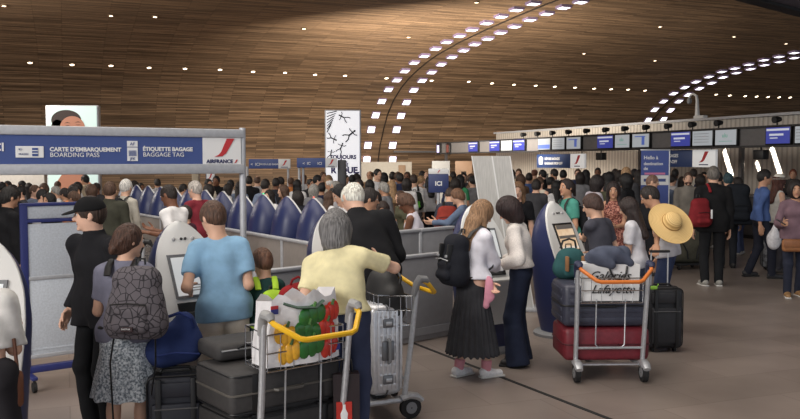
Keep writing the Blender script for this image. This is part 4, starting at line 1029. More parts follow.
def suitcase(label, size, loc, rz, m, style='ribs', tilt=None, trim=M_BLACK, tele=0, handle_side=True, group=None, base=.045):
    """upright case: x width, y thickness, z height; tilt lays it down"""
    o = thing('suitcase', label, 'suitcase', loc, R(rz), group); w, t, h = size
    if tilt == 'flat': o.rotation_euler = (R(90), 0, R(rz))       # back on the support: its height runs along -y
    if tilt == 'side': o.rotation_euler = (0, R(90), R(rz))
    z0 = base; zc = z0 + (h - z0) / 2; hh = h - z0
    b = MB()
    if style == 'soft': b.rbox((0, 0, zc), (w, t, hh), .038, seg=3)
    else: b.rbox((0, 0, zc), (w, t, hh), .05, seg=3)
    b.build('shell', m, o)
    if style == 'ribs':
        b = MB(); n = max(5, int(w / .075))
        for i in range(n):
            x = -w / 2 + .06 + (w - .12) * i / (n - 1)
            for s in (-1, 1): b.rbox((x, s * (t / 2 + .001), zc), (.028, .016, hh - .11), .006)
            for zz in (z0, h): b.rbox((x, 0, zz), (.028, t - .11, .012), .005)
        for zz in np.linspace(z0 + .08, h - .08, max(5, int(hh / .08))):
            for s in (-1, 1): b.rbox((s * (w / 2), 0, zz), (.012, t - .1, .028), .005)
        b.build('ribs', m, o)
    if style == 'horiz':
        b = MB()
        for s in (-1, 1):
            for k in np.linspace(-t * .33, t * .33, 4): b.rbox((s * (w / 2), k, zc), (.014, t * .12, hh - .12), .006)
        for zz in (z0, h):
            for k in np.linspace(-t * .33, t * .33, 4): b.rbox((0, k, zz), (w - .12, t * .12, .014), .006)
        b.build('ribs', m, o)
    b = MB(); pth = []
    for (x, z) in ((-1, -1), (1, -1), (1, 1), (-1, 1)):
        for q in range(5):
            a = {(-1, -1): 180, (1, -1): 270, (1, 1): 0, (-1, 1): 90}[(x, z)] + q * 22.5; r_ = .05
            pth.append((x * (w / 2 - r_) + (r_ + .002) * math.cos(R(a)), 0, zc + z * (hh / 2 - r_) + (r_ + .002) * math.sin(R(a))))
    b.tube(pth, .008, 6, closed=True); b.build('zip_seam', trim, o)
    if style == 'soft':
        b = MB(); b.rbox((0, -t / 2 - .010, zc - hh * .12), (w * .84, .045, hh * .60), .016); b.rbox((0, -t / 2 - .006, zc + hh * .34), (w * .84, .03, hh * .18), .012); b.build('front_pocket', m, o)
        b = MB(); b.tube([(-w * .38, -t / 2 - .036, zc + hh * .12), (w * .38, -t / 2 - .036, zc + hh * .12)], .006, 5); b.build('pocket_zip', mat('zip_dull_grey', (84, 84, 86), .5), o)
        for x in (-w * .3, w * .3):
            b = MB(); b.rbox((x, -t / 2 - .024, zc), (.035, .03, hh * .97), .006); b.rbox((x, 0, h + .001), (.035, t * .9, .010), .004); b.build('compression_strap', M_BLACK, o)
        b = MB()
        for s in (-1, 1): b.tube([(q[0] * .985, s * (t / 2 - .012), zc + (q[2] - zc) * .985) for q in pth], .006, 5, closed=True)
        b.build('piping', M_BLACK, o)
    if handle_side:
        b = MB(); b.tube([(w / 2 + .0, 0, zc - .10), (w / 2 + .028, 0, zc - .08), (w / 2 + .032, 0, zc), (w / 2 + .028, 0, zc + .08), (w / 2, 0, zc + .10)], .011, 8); b.build('side_handle', trim, o)
    b = MB(); b.tube([(-.10, 0, h), (-.085, 0, h + .026), (0, 0, h + .03), (.085, 0, h + .026), (.10, 0, h)], .011, 8); b.build('top_handle', trim, o)
    if tele:
        b = MB(); b.tube([(-.09, t * .28, h - .01), (-.09, t * .28, h + tele)], .008, 8); b.tube([(.09, t * .28, h - .01), (.09, t * .28, h + tele)], .008, 8); tl = b.build('telescopic_handle', M_STEEL, o)
        b = MB(); b.rbox((0, t * .28, h + tele), (.22, .03, .028), .01); b.build('grip', M_BLACK, tl)
    wheels(o, w / 2 - .07, t / 2 - .05)
    return o
M_NAVYC = cname('case', (58, 60, 76), .42); M_REDC = cname('case', (122, 34, 46), .45); M_BLKC = cname('case', (42, 42, 46), .6); M_GRYC = cname('case', (58, 56, 56), .75)

# -- trolley with the two big cases (right)
CX, CY = X_at(612, 7.42, .5), 7.40
trolley('trolley with an orange handle carrying the navy and red suitcases', CX, CY, 2, M_ORG, mat('knob_dark_blue', (42, 48, 78), .5))
suitcase('large dark red suitcase lying at the bottom of the orange-handled trolley', (.78, .30, .56), (CX - .03, CY + .70, .155 + .16), 2, M_REDC, 'plain', 'flat', trim=mat('dark_red_trim', (80, 22, 32), .5))
suitcase('large navy ribbed suitcase lying on top of the dark red suitcase', (.76, .38, .58), (CX - .05, CY + .72, .47 + .195), 2, M_NAVYC, 'horiz', 'flat')
# tote bag with brush lettering in the basket
o = thing('tote_bag', 'white paper tote bag with black brush lettering in the trolley basket', 'bag', (CX, CY + .15, .72), R(2))
b = MB(); v = [(-.25, -.07, 0), (.25, -.07, 0), (.25, .09, 0), (-.25, .09, 0), (-.26, -.05, .33), (.26, -.06, .32), (.26, .07, .32), (-.26, .08, .34)]; b.hexa(v); b.build('paper', M_WHITEP, o, smooth=False)
b = MB()
def script(b, s, size, x, z):
    b.text(s, size, T(x, -.078, z), 0, .002, 'CENTER', shear=.45, bold=.0005)
script(b, 'Galeries', .11, -.02, .19); script(b, 'Lafayette', .105, .01, .07)
b.build('lettering', M_BLACK, o, smooth=False)
for y in (-.062, .075):
    b = MB(); b.tube([(-.02, y - .01, .30), (0, y - .02, .24), (.03, y - .03, .20), (.09, y - .03, .19), (.13, y - .02, .25), (.14, y - .01, .31)] if y < 0 else [(-.1, y, .32), (-.08, y, .40), (.08, y, .40), (.1, y, .32)], .009, 6); b.build('strap', M_BLACK, o)
# grey-blue sweatshirt lump
f = Field(.012); bx, by, bz = CX + .03, CY + .14, 1.12
f.ell((-.07, 0, .02), np.eye(3), (.15, .11, .085), k=.04); f.ell((.10, .02, .03), [[.8, 0, .6], [0, 1, 0], [-.6, 0, .8]], (.12, .09, .08), k=.04); f.cone((-.15, -.05, .06), (.0, -.10, -.03), .05, .04, k=.03); f.cone((.05, -.07, .07), (.17, -.05, -.02), .05, .04, k=.03); f.ell((-.03, .0, .08), np.eye(3), (.10, .09, .05), k=.04)
v, q = f.mesh(folds(.008, 3)); o = MB().add(v, q).build('sweatshirt', cloth((78, 84, 102)), None, loc=(CX + .0, CY + .16, 1.075)); tag(o, 'bundled grey-blue sweatshirt lying on top of the white tote bag', 'sweatshirt')
def rucksack(label, loc, rz, size, m, cat='backpack', pockets=1, straps=None, lean=0, patch=None, buckles=False, pm=None):
    o = thing('backpack', label, cat, loc, R(rz)); o.rotation_euler = (R(lean), 0, R(rz)); w, t, h = size; pm = pm or m
    f = Field(.012); f.ell((0, 0, h * .36), np.eye(3), (w * .53, t * .55, h * .42), k=.05); f.cone((0, 0, h * .30), (0, .01, h * .70), min(w, t) * .5, min(w, t) * .42, w=V3(1, 0, 0), fl=w / t, k=.05); f.cone((-w * .3, 0, .09), (w * .3, 0, .09), t * .5, t * .5, k=.05); f.cone((-w * .22, 0, h - .11), (w * .22, 0, h - .11), t * .36, t * .36, k=.05); f.cut((0, 0, 0), (0, 0, -1)); f.cut((0, t * .46, 0), (0, 1, 0))
    v, q = f.mesh(folds(.003, 9)); MB().add(v, q).build('main_pocket', m, o)
    if pockets:
        f = Field(.010); f.cone((-w * .22, -t * .50, h * .18), (w * .22, -t * .50, h * .18), t * .24, t * .24, k=.03); f.cone((-w * .22, -t * .48, h * .36), (w * .22, -t * .48, h * .36), t * .20, t * .20, k=.05)
        v, q = f.mesh(); MB().add(v, q).build('front_pocket', pm, o)
        b = MB(); b.tube([(-w * .34, -t * .70, h * .45), (0, -t * .74, h * .47), (w * .34, -t * .70, h * .45)], .005, 5); b.build('zip', M_STEEL if buckles else M_BLACK, o)
    b = MB(); b.tube([(-.03, t * .3, h - .03), (-.026, t * .3, h + .008), (.026, t * .3, h + .008), (.03, t * .3, h - .03)], .007, 6); b.build('top_loop', M_BLACK, o)
    if patch:
        b = MB(); b.rbox((0, -t * .78, h * .15), (.075, .012, .03), .003, 0); b.text('EASTPAK', .014, T(-.032, -t * .78 - .007, h * .145), 1, .001); b.build('label_patch', [mat('patch_dark', (46, 22, 26), .6), M_WHITEP], o, smooth=False)
    if buckles:
        for x in (-w * .22, w * .22):
            b = MB(); b.rbox((x, -t * .52, h * .55), (.025, t * .3, h * .36), .006); sb = b.build('closing_strap', M_BLACK, o)
            b = MB(); b.rbox((x, -t * .70, h * .52), (.032, .012, .022), .003); b.build('buckle', M_STEEL, sb)
    return o
M_TEAL = cloth((46, 88, 90)); xx = X_at(573, 8.0, 1)
o = rucksack('teal backpack with tan straps standing on the navy suitcase beside the kiosk', (xx - .03, 7.98, .855), 12, (.27, .16, .31), M_TEAL, pockets=1)
for x in (-.08, .08):
    b = MB(); b.rbox((x, -.115, .15), (.024, .05, .14), .006); b.build('tan_strap', cloth((150, 106, 70)), o)
b = MB(); b.tube([(-.08, .05, .28), (-.06, .04, .35), (0, .03, .37), (.06, .04, .35), (.08, .05, .28)], .010, 6); b.build('carry_strap', M_BLACK, o)
suitcase('black upright suitcase with raised handle and green tag, right of the orange-handled trolley', (.37, .25, .66), (X_at(661, 8.75, .3), 8.75, 0), 4, M_BLKC, 'soft', tele=.36, handle_side=True)
o = thing('luggage_tag', 'bright green luggage tag tied to the black upright suitcase', 'luggage tag', (X_at(654, 8.58, .7), 8.58, .675), 0)
b = MB(); b.rbox((0, 0, 0), (.07, .012, .035), .005); b.tube([(.03, 0, .01), (.05, .02, .03), (.06, .06, .03)], .004, 5); o2 = b.build('tag_card', mat('tag_green', (140, 200, 60), .5), o)

# -- trolley with the aluminium case
A2 = (X_at(400.5, 6.7, 1), 6.68); RZ2 = 113.7
trolley('trolley with a yellow handle carrying the aluminium suitcase', A2[0], A2[1], RZ2, M_YEL, M_GREYPL)
M_ALU = mat('ribbed_aluminium', (214, 215, 219), .34, .45, var=.06, scale=30); Mx = Matrix.Translation((A2[0], A2[1], 0)) @ rotz(R(RZ2))
q = Mx @ Vector((-.02, .225, .155))
o = suitcase('ribbed aluminium suitcase standing upright on the yellow-handled trolley', (.50, .265, .72), q, RZ2, M_ALU, 'ribs', trim=mat('alu_trim', (120, 122, 126), .4, .6), handle_side=False, base=.03)
b = MB(); x = -.25
for k in np.linspace(-.11, .11, 7): b.rbox((x - .004, k, .375), (.012, .018, .60), .004)
b.build('end_ribs', M_ALU, o)
for z in (.585, .155):
    b = MB(); b.rbox((x - .014, 0, z), (.02, .085, .07), .01); lt = b.build('latch', mat('alu_trim', (120, 122, 126), .4), o); b = MB(); b.rbox((x - .028, 0, z), (.012, .05, .03), .006); b.build('lever', M_STEEL, lt)
b = MB(); b.rbox((x - .012, 0, .375), (.02, .10, .15), .012, 1); b.tube([(x - .02, 0, .285), (x - .05, 0, .30), (x - .056, 0, .375), (x - .05, 0, .45), (x - .02, 0, .465)], .013, 8, 0); b.build('carry_handle', [M_GREYPL, mat('alu_trim', (120, 122, 126), .4)], o)
f = Field(.013); f.ell((0, .0, .15), np.eye(3), (.25, .14, .17), k=.05); f.ell((.03, .0, .28), np.eye(3), (.17, .11, .11), k=.05); f.cone((-.16, 0, .06), (.17, 0, .05), .09, .09, k=.05); f.cut((0, 0, 0), (0, 0, -1))
v, q = f.mesh(folds(.007, 21)); qq = Mx @ Vector((-.02, .15, .735)); o = thing('handbag', 'crumpled black bag lying in the basket of the yellow-handled trolley', 'bag', qq, R(RZ2)); MB().add(v, q).build('body', cname('leather', (27, 27, 29), .6), o)
b = MB(); b.tube([(-.14, -.06, .22), (-.1, -.1, .32), (.02, -.12, .36), (.12, -.09, .30), (.15, -.05, .2)], .012, 6); b.build('strap', M_BLACK, o)

# -- near trolley with the bag of peppers
A1 = (X_at(309, 5.10, 1), 5.10); RZ1 = 40
trolley('nearest trolley with a yellow handle and a bag of peppers in its basket', A1[0], A1[1], RZ1, M_YEL, mat('knob_pale_grey', (150, 150, 150), .5))
M1 = Matrix.Translation((A1[0], A1[1], 0)) @ rotz(R(RZ1))
# printed shopping bag: white bag with bell peppers standing out of it
o = thing('shopping_bag', 'white plastic shopping bag printed with yellow, green and red peppers in the trolley basket', 'bag', M1 @ Vector((.01, .15, .725)), R(RZ1))
b = MB(); n = 11; v = []; f = []
for lay, yy in ((0, -.085), (1, .095)):
    for j in range(7):
        for i in range(n):
            x = -.265 + .53 * i / (n - 1); z = j / 6 * (.40 + .035 * math.sin(i * 1.3) + .03 * (i / n) - .02 * lay)
            bul = math.sin(math.pi * i / (n - 1)) * .04 * (1 - .2 * j / 6); v.append((x * (1 - .02 * j), (yy - bul if lay == 0 else yy + bul) + .008 * math.sin(i * 2 + j), z))
N = n * 7
for j in range(6):
    for i in range(n - 1):
        a = j * n + i; f.append((a, a + 1, a + n + 1, a + n)); f.append((N + a, N + a + n, N + a + n + 1, N + a + 1))
    a = j * n; f.append((a, a + n, N + a + n, N + a)); a = j * n + n - 1; f.append((a, N + a, N + a + n, a + n))
for i in range(n - 1): f.append((i, N + i, N + i + 1, i + 1))
b.add(v, f); b.build('plastic', mat('white_plastic_film', (232, 230, 232), .35, var=.05, bump=.3, scale=18), o)
def print_y(x, z): return -.085 - math.sin(math.pi * min(1, max(0, (x / .97 + .265) / .53))) * .04 * .85
r = random.Random(5)
for name, col, xs_, dark in (('printed_yellow_pepper', (244, 178, 40), (-.20, -.07), (226, 140, 20)), ('printed_green_pepper', (42, 112, 44), (-.07, .10), (24, 76, 30)), ('printed_red_pepper', (206, 48, 34), (.10, .22), (160, 24, 24))):
    b = MB()
    def lob(cx, cz, rx, rz_, mi=0): b.ell((cx, print_y(cx, cz) - .004, cz), (rx, .016, rz_), mi, n=12)
    cxm = sum(xs_) / 2; wv = xs_[1] - xs_[0]
    for zz, dx in ((.08, .01), (.19, -.015), (.29, .02)):
        if 'yellow' in name and zz > .25: continue
        if 'green' in name and zz < .1: zz = .10
        w3 = wv * .30
        for q in (-1, 0, 1): lob(cxm + dx + q * w3, zz + .01 * q * (1 if dx > 0 else -1), w3 * 1.0, .062 + .006 * (q == 0), 0)
        b.tube([(cxm + dx, print_y(cxm, zz) - .018, zz + .05), (cxm + dx + .012, print_y(cxm, zz) - .022, zz + .085)], [.011, .008], 6, 1)
    b.build(name, [cname('print', col, .25), cname('print', (60, 96, 40) if 'green' not in name else (70, 120, 50), .4)], o)
b = MB(); b.box((.225, -.108, .07), (.05, .006, .045), 0); b.build('printed_mark', cname('print', (40, 50, 130), .4), o, smooth=False)
b = MB(); b.box((-.222, -.102, .337), (.05, .006, .03), 0); b.box((-.222, -.102, .362), (.05, .006, .02), 1); b.build('printed_logo', [cname('print', (40, 50, 130), .4), M_RED], o, smooth=False)
b = MB(); b.tube([(-.16, -.10, .38), (-.08, -.13, .35), (.05, -.135, .34), (.12, -.11, .37)], .018, 6, flat=(1, .5)); b.build('handle_band', mat('bag_band_green', (64, 92, 76), .5), o)
def on1(x, y, z): return M1 @ Vector((x, y, z))
suitcase('dark grey soft suitcase lying at the bottom of the nearest trolley', (.80, .25, .55), on1(-.02, .70, .155 + .14), RZ1, M_GRYC, 'soft', 'flat')
suitcase('dark grey soft suitcase on top of another one on the nearest trolley', (.78, .25, .55), on1(-.04, .69, .425 + .14), RZ1 - 2, M_GRYC, 'soft', 'flat', trim=mat('dull_zip', (90, 86, 80), .5))
o = thing('laptop_bag', 'small dark flat travel bag lying on top of the grey suitcase stack', 'bag', on1(-.14, .62, .70), R(RZ1 - 4))
b = MB(); b.rbox((0, 0, .055), (.44, .34, .11), .04, seg=3); b.build('body', M_GRYC, o)
b = MB(); b.tube([(-.19, -.172, .07), (.19, -.172, .07)], .006, 6); b.build('zip', M_STEEL, o); b = MB(); b.tube([(-.08, -.17, .08), (-.06, -.2, .1), (.06, -.2, .1), (.08, -.17, .08)], .011, 6); b.build('carry_handle', M_BLACK, o)
# blue duffel on a dark suitcase, left of the man in blue
sx, sy = X_at(178, 5.55, .5), 5.50
suitcase('dark blue-black upright suitcase under the blue duffel bag', (.36, .26, .58), (sx, sy, 0), 14, cname('case', (36, 38, 48), .55), 'soft')
f = Field(.013); f.cone((-.09, 0, .10), (.09, .0, .12), .105, .095, k=.05); f.cone((-.07, 0, .22), (.08, 0, .19), .075, .08, k=.05); f.ell((.05, 0, .28), np.eye(3), (.07, .06, .07), k=.06); f.cut((0, 0, 0), (0, 0, -1))
v, q = f.mesh(folds(.007, 8)); o = thing('duffel_bag', 'royal blue soft bag resting on the dark upright suitcase', 'bag', (sx, sy, .615), R(14)); MB().add(v, q).build('body', cloth((40, 55, 104)), o)
b = MB(); b.tube([(-.09, -.06, .27), (-.06, -.10, .34), (.03, -.11, .37), (.1, -.09, .33), (.12, -.05, .26)], .011, 6); b.tube([(-.13, -.13, .1), (0, -.145, .12), (.15, -.12, .1)], .007, 6); b.build('carry_strap', cloth((34, 48, 100)), o)
# red bag of the couple, dark carrier bag with red label
f = Field(.012); f.ell((0, 0, .10), np.eye(3), (.15, .09, .11), k=.04); f.ell((.08, 0, .16), np.eye(3), (.08, .06, .06), k=.04)
v, q = f.mesh(folds(.008, 2)); RB = thing('bag', 'crumpled red bag at the left hip of the woman in the yellow T-shirt', 'bag', (X_at(298, 6.0, 1), 6.0, .88), R(10)); MB().add(v, q).build('body', cloth((146, 32, 36)), RB)
b = MB(); b.tube([(-.06, -.02, .18), (-.04, -.03, .24), (0, -.03, .26), (.04, -.03, .24), (.06, -.02, .18)], .009, 6); b.build('strap', cloth((128, 26, 30)), RB)
xx = X_at(349, 5.5, .4)
o = thing('carrier_bag', 'dark carrier bag with a red bottle print right of the nearest trolley', 'bag', (xx + .0, 5.40, 0), R(8))
b = MB(); b.hexa([(-.09, -.07, 0), (.07, -.07, 0), (.07, .07, 0), (-.09, .07, 0), (-.10, -.05, .60), (.07, -.05, .60), (.07, .05, .60), (-.10, .05, .60)]); b.build('body', cname('film', (40, 26, 28), .4), o, smooth=False)
b = MB()
for z, hh in ((.36, .13),): b.box((-.03, -.062, z), (.10, .012, hh), 0)
b.lathe([(.0, .30), (.02, .31), (.024, .35), (.010, .38), (.008, .41), (0, .41)], 10, 1, Matrix.Translation((-.03, -.068, .0)) @ Matrix.Diagonal((1, .15, 1, 1))); b.build('printed_label', [cname('print', (190, 44, 34), .4), M_WHITEP], o, smooth=False)
b = MB(); b.tube([(-.05, 0, .59), (-.04, 0, .68), (.02, 0, .68), (.03, 0, .59)], .008, 6); b.build('carry_handle', M_BLACK, o)
# olive holdall on a trolley behind the straw hat, patterned bag behind the couple at right
xx = X_at(686, 15.5, .5); o = thing('holdall', 'large olive-grey holdall on a low dark wheeled frame behind the straw hat', 'bag', (xx, 15.5, 0), R(8))
f = Field(.016); f.ell((0, 0, .50), np.eye(3), (.30, .24, .38), k=.06); f.cone((-.16, 0, .26), (.16, 0, .26), .16, .16, k=.06); f.cut((0, 0, .12), (0, 0, -1)); v, q = f.mesh(folds(.008, 4)); MB().add(v, q).build('body', cloth((86, 84, 72)), o)
b = MB(); b.tube([(-.2, -.2, .55), (-.1, -.25, .35), (-.08, -.25, .2)], .014, 6); b.tube([(.2, -.2, .55), (.1, -.25, .35), (.08, -.25, .2)], .014, 6); b.build('strap', M_BLACK, o)
b = MB(); b.rbox((0, 0, .10), (.56, .42, .04), .01); b.build('frame', M_BLACK, o); wheels(o, .22, .18, r=.04)
o = suitcase('grey patterned suitcase standing behind the walking couple at the right', (.46, .28, .66), (X_at(779, 15.2, .5), 15.35, 0), -15, mat('grey_floral', (70, 72, 78), .6, scale=16, col2=(140, 142, 148), var=.1), 'soft')
# ------------------------------------------------------------------ the people one can tell apart
BLK, WHT = (27, 27, 30), (224, 222, 224)
def strap_pair(parent_info, off, m, depth=.0, w=.11, low=.98, only=None, jacket=0.0):
    """two shoulder straps that follow the wearer's torso; meshes under the backpack OFF (an object)"""
    i = parent_info; inv = off.matrix_world.inverted()
    for s in (1, -1):
        if only and s != only: continue
        b = MB(); pts = []
        e = jacket
        for x, y, z in ((.75, -.135 - e, -.06), (.78, -.095 - e, .0), (.80, -.02, .048 + e), (.80, .06 + e, .03 + e), (.82, .115 + e, -.04), (.95, .135 + e, -.18), (1.25, .11 + e, -.32), (1.35, .0, -.40), (1.15, -.12 - e, -.43)):
            p = i['sc'] + i['w'] * (s * w * x) + i['f'] * y + i['u'] * z; pts.append(inv @ PW(i, p))
        b.tube(pts, .022, 8, flat=(1, .38)); b.build('shoulder_strap', m, off)
def on_back(i, drop, back, sidew=0.0):      # world point on the wearer's back
    return PW(i, i['sc'] - i['u'] * drop - i['f'] * back + i['w'] * sidew)
def wear(i, label, size, m, drop=.0, back=.13, yaw=0, sidew=0.0, strapm=None, jacket=0.0, only=None, **k):
    p = on_back(i, drop + size[2], back + size[1] * .46, sidew)
    lean = -math.degrees(math.atan2(i['u'][1], i['u'][2]))
    o = rucksack(label, p, math.degrees(i['rz']) + yaw, size, m, lean=lean, **k); bpy.context.view_layer.update()
    strap_pair(i, o, strapm or M_BLACK, jacket=jacket, only=only); return o
def pattern(name, c1, c2, c3, scale, kind='voronoi'):
    m = bpy.data.materials.new(name); m.use_nodes = True; nt = m.node_tree; b = nt.nodes['Principled BSDF']; b.inputs['Roughness'].default_value = .85
    tc = nt.nodes.new('ShaderNodeTexCoord'); r = nt.nodes.new('ShaderNodeValToRGB')
    if kind == 'voronoi':
        n = nt.nodes.new('ShaderNodeTexVoronoi'); n.feature = 'DISTANCE_TO_EDGE'; out = n.outputs['Distance']; pos = (.0, .03, .08)
    else:
        n = nt.nodes.new('ShaderNodeTexNoise'); n.inputs['Detail'].default_value = 3; out = n.outputs[0]; pos = (.38, .5, .62)
    n.inputs['Scale'].default_value = scale; nt.links.new(tc.outputs['Object'], n.inputs['Vector']); nt.links.new(out, r.inputs[0])
    r.color_ramp.elements[0].position = pos[0]; r.color_ramp.elements[0].color = lin(c1); r.color_ramp.elements[1].position = pos[2]; r.color_ramp.elements[1].color = lin(c3)
    e = r.color_ramp.elements.new(pos[1]); e.color = lin(c2); nt.links.new(r.outputs[0], b.inputs['Base Color']); return m
M_PACKD = pattern('dark_crackle_print', (24, 22, 26), (44, 40, 46), (92, 86, 92), 21)
M_SKIRT = pattern('grey_floral_print', (104, 114, 124), (166, 175, 182), (214, 220, 224), 75, 'noise')
M_FLOR = pattern('rust_floral_print', (70, 34, 32), (132, 66, 56), (190, 130, 110), 48, 'noise')
M_LACE = pattern('cream_lace', (206, 198, 192), (224, 216, 210), (234, 227, 220), 150, 'noise')

manF = person('man in a light blue T-shirt and pale shorts at the kiosk, seen from behind', 0, 6.05, 16, H=1.715, px=223, bw=1.0, lean=5, side=-4, head=(34, -16), lh_w=at_y(190, 291, 6.12), lpole=(-.25, -.5, -1), rh=(.15, .20, 1.0), rpole=(.15, -.9, -.4),
              hair=('short', (88, 62, 48)), skn='light', top=('tee', (136, 180, 214)), bottom=('shorts', (222, 212, 196)), hem=.835, shoe=(120, 118, 116), res=.010)
boy = person('small boy in a dark green T-shirt beside the man in light blue', 0, 6.2, 18, H=1.33, px=265, child=True, bw=.92, lean=4, head=(25, -14), hair=('short', (104, 70, 52)), skn='light', top=('tee', (34, 66, 64)), bottom=('shorts', (60, 62, 70)), shoe=(90, 90, 92), res=.010)
M_LIME = cloth((170, 214, 52)); 
o = wear(boy, 'small lime-green backpack worn by the boy in dark green', (.13, .07, .17), M_LIME, drop=.10, back=.105, sidew=.06, strapm=M_LIME)
capman = person('young man in a black cap and black jacket looking left, striped track trousers', 0, 6.02, 148, H=1.74, px=97, bw=1.18, lean=3, head=(-42, -3), hair=('short', (60, 42, 32)), skn='fair', hat=('cap', (24, 24, 26)), top=('jacket', (30, 30, 34)), bottom=('trousers', (26, 27, 30)), stripe=(150, 186, 190), lh=(-.25, .03, .84), rh=(.29, .03, .88), shoe=(60, 60, 62), res=.010)
braid = person('woman with braided brown hair, grey top and patterned skirt, seen from behind', 0, 5.48, 0, H=1.585, px=123, sex='f', lean=4, head=(-48, -10), hair=('braid', (72, 46, 34)), skn='light', top=('tee', (114, 114, 132)), bottom=('skirt', M_SKIRT, .47, 9, .205), rh=(.10, .30, 1.12), lh=(-.14, .30, 1.1), shoe=(70, 60, 56), res=.010)
o = wear(braid, 'dark grey crackle-print backpack worn by the woman with braided hair', (.335, .20, .49), M_PACKD, drop=.0, back=.115, sidew=.15, yaw=-4, patch=True)
for s in (-1, 1):
    b = MB(); b.tube([(s * .13, -.02, .05), (s * .145, -.05, -.15), (s * .12, -.05, -.42 + .08 * s)], .011, 6, flat=(1, .4)); b.build('loose_strap', M_BLACK, o)
yel = person('grey-haired woman in a pale yellow T-shirt and blue trousers, seen from behind', 0, 5.58, -8, H=1.68, px=345, sex='f', bw=1.14, lean=12, side=-9, twist=-6, head=(22, -20), roll=-6, hair=('bob', (112, 110, 110)), skn='fair', top=('tee', (230, 219, 170)), bottom=('jeans', (62, 70, 98)), rh_w=at_y(375, 260, 5.98), rpole=(1, -.1, -.35), hem=.985, lh=(-.22, .10, .86), lpole=(-.3, -.8, -.3), shoe=(70, 66, 66), res=.010)
eld = person('white-haired balding man in a black jacket leaning towards the kiosk', 0, 7.06, 16, H=1.90, px=372, lean=23, side=-8, bw=1.2, head=(20, -22), roll=-6, hair=('balding', (226, 218, 206)), skn='fair', top=('jacket', (29, 29, 32)), bottom=('trousers', (38, 38, 44)), lh=(-.22, .42, 1.08), rh=(.20, .36, 1.0), shoe=(40, 38, 38), res=.010)
nwo = person('young woman with long fair-brown hair, white shirt and black pleated skirt', 0, 7.62, -58, H=1.655, px=473, sex='f', lean=5, head=(-6, -24), hair=('long', (146, 110, 78)), skn='fair', top=('loose', (226, 224, 234), .9), bottom=('skirt', (58, 58, 62), .24, 26, .235), rh_w=at_y(496, 268, 7.85), lh_w=at_y(489, 283, 7.5), rpole=(.7, -.5, -.7), lpole=(-.7, -.5, -.7), feet=((.09, .10), (-.09, -.10)), shoe=(228, 226, 226), sock=(226, 150, 160), hem=.97, res=.010)
o = wear(nwo, 'black rucksack with two buckled straps worn by the woman in the pleated skirt', (.32, .19, .50), cloth((30, 32, 40)), drop=.02, back=.11, sidew=-.03, yaw=-6, buckles=True, jacket=.012)
owo = person('young woman with dark bobbed hair, white lace blouse and wide dark jeans', 0, 8.1, 72, H=1.66, px=521, sex='f', bw=1.1, lean=6, head=(6, -30), hair=('bob', (44, 28, 28)), skn='fair', top=('loose', M_LACE, .8), bottom=('wide', (40, 47, 68)), lh_w=at_y(499, 266, 7.98), rh_w=at_y(500, 262, 8.3), rpole=(.7, -.7, -.7), lpole=(-.7, -.7, -.7), shoe=(40, 36, 36), hem=1.0, res=.010)
p = at_y(496.5, 264, 7.9); o = thing('boarding_pass', 'pale folded ticket held between the two young women', 'ticket', p, R(20)); b = MB(); b.rbox((0, 0, 0), (.10, .012, .15), .003); b.box((.0, -.007, .03), (.07, .002, .02), 0); b.build('paper', M_WHITEP, o); o.rotation_euler = (R(-35), 0, R(20))
f = Field(.009); f.cone((0, 0, 0), (.01, 0, -.16), .03, .045, w=V3(0, 1, 0), fl=.5, k=.02); f.cone((.02, .01, -.02), (-.02, .015, -.24), .022, .03, k=.02); v, q = f.mesh(folds(.006, 12)); p = at_y(488.5, 279, 7.46); o = MB().add(v, q).build('scarf', cloth((228, 150, 172)), None, loc=p); tag(o, 'small pink scarf hanging from the hand of the woman in the pleated skirt', 'scarf')
gre = person('short-haired person in a dark grey T-shirt tapping the tall blue kiosk screen', 0, 8.75, 48, H=1.665, px=602, bw=1.04, lean=7, head=(14, -16), hair=('crop', (66, 44, 36)), skn='light', top=('tee', (70, 70, 80)), bottom=('trousers', (50, 52, 60)), lh_w=at_y(582, 241, 9.25), lpole=(-.6, -.6, -.8), rh=(.2, .2, 1.0), shoe=(60, 58, 58), res=.011)
wht = person('dark-haired woman in a white T-shirt between the grey-shirted person and the straw hat', 0, 9.25, 62, H=1.60, px=637, sex='f', bw=1.08, lean=5, head=(5, -18), hair=('long', (46, 34, 32)), skn='light', top=('tee', (204, 202, 208)), bottom=('jeans', (84, 90, 112)), shoe=(90, 88, 88), lh=(-.12, .3, 1.05), res=.011)
hatm = person('dark-haired young man in a white T-shirt and jeans with a straw hat on his back', 0, 9.72, 62, H=1.75, px=667, lean=15, head=(8, -20), hair=('short', (38, 30, 28)), skn='tan', top=('tee', (206, 204, 210)), bottom=('jeans', (60, 72, 106)), lh_w=at_y(657, 262, 8.93), lpole=(-.3, -.9, -.3), shoe=(190, 190, 186), res=.011)
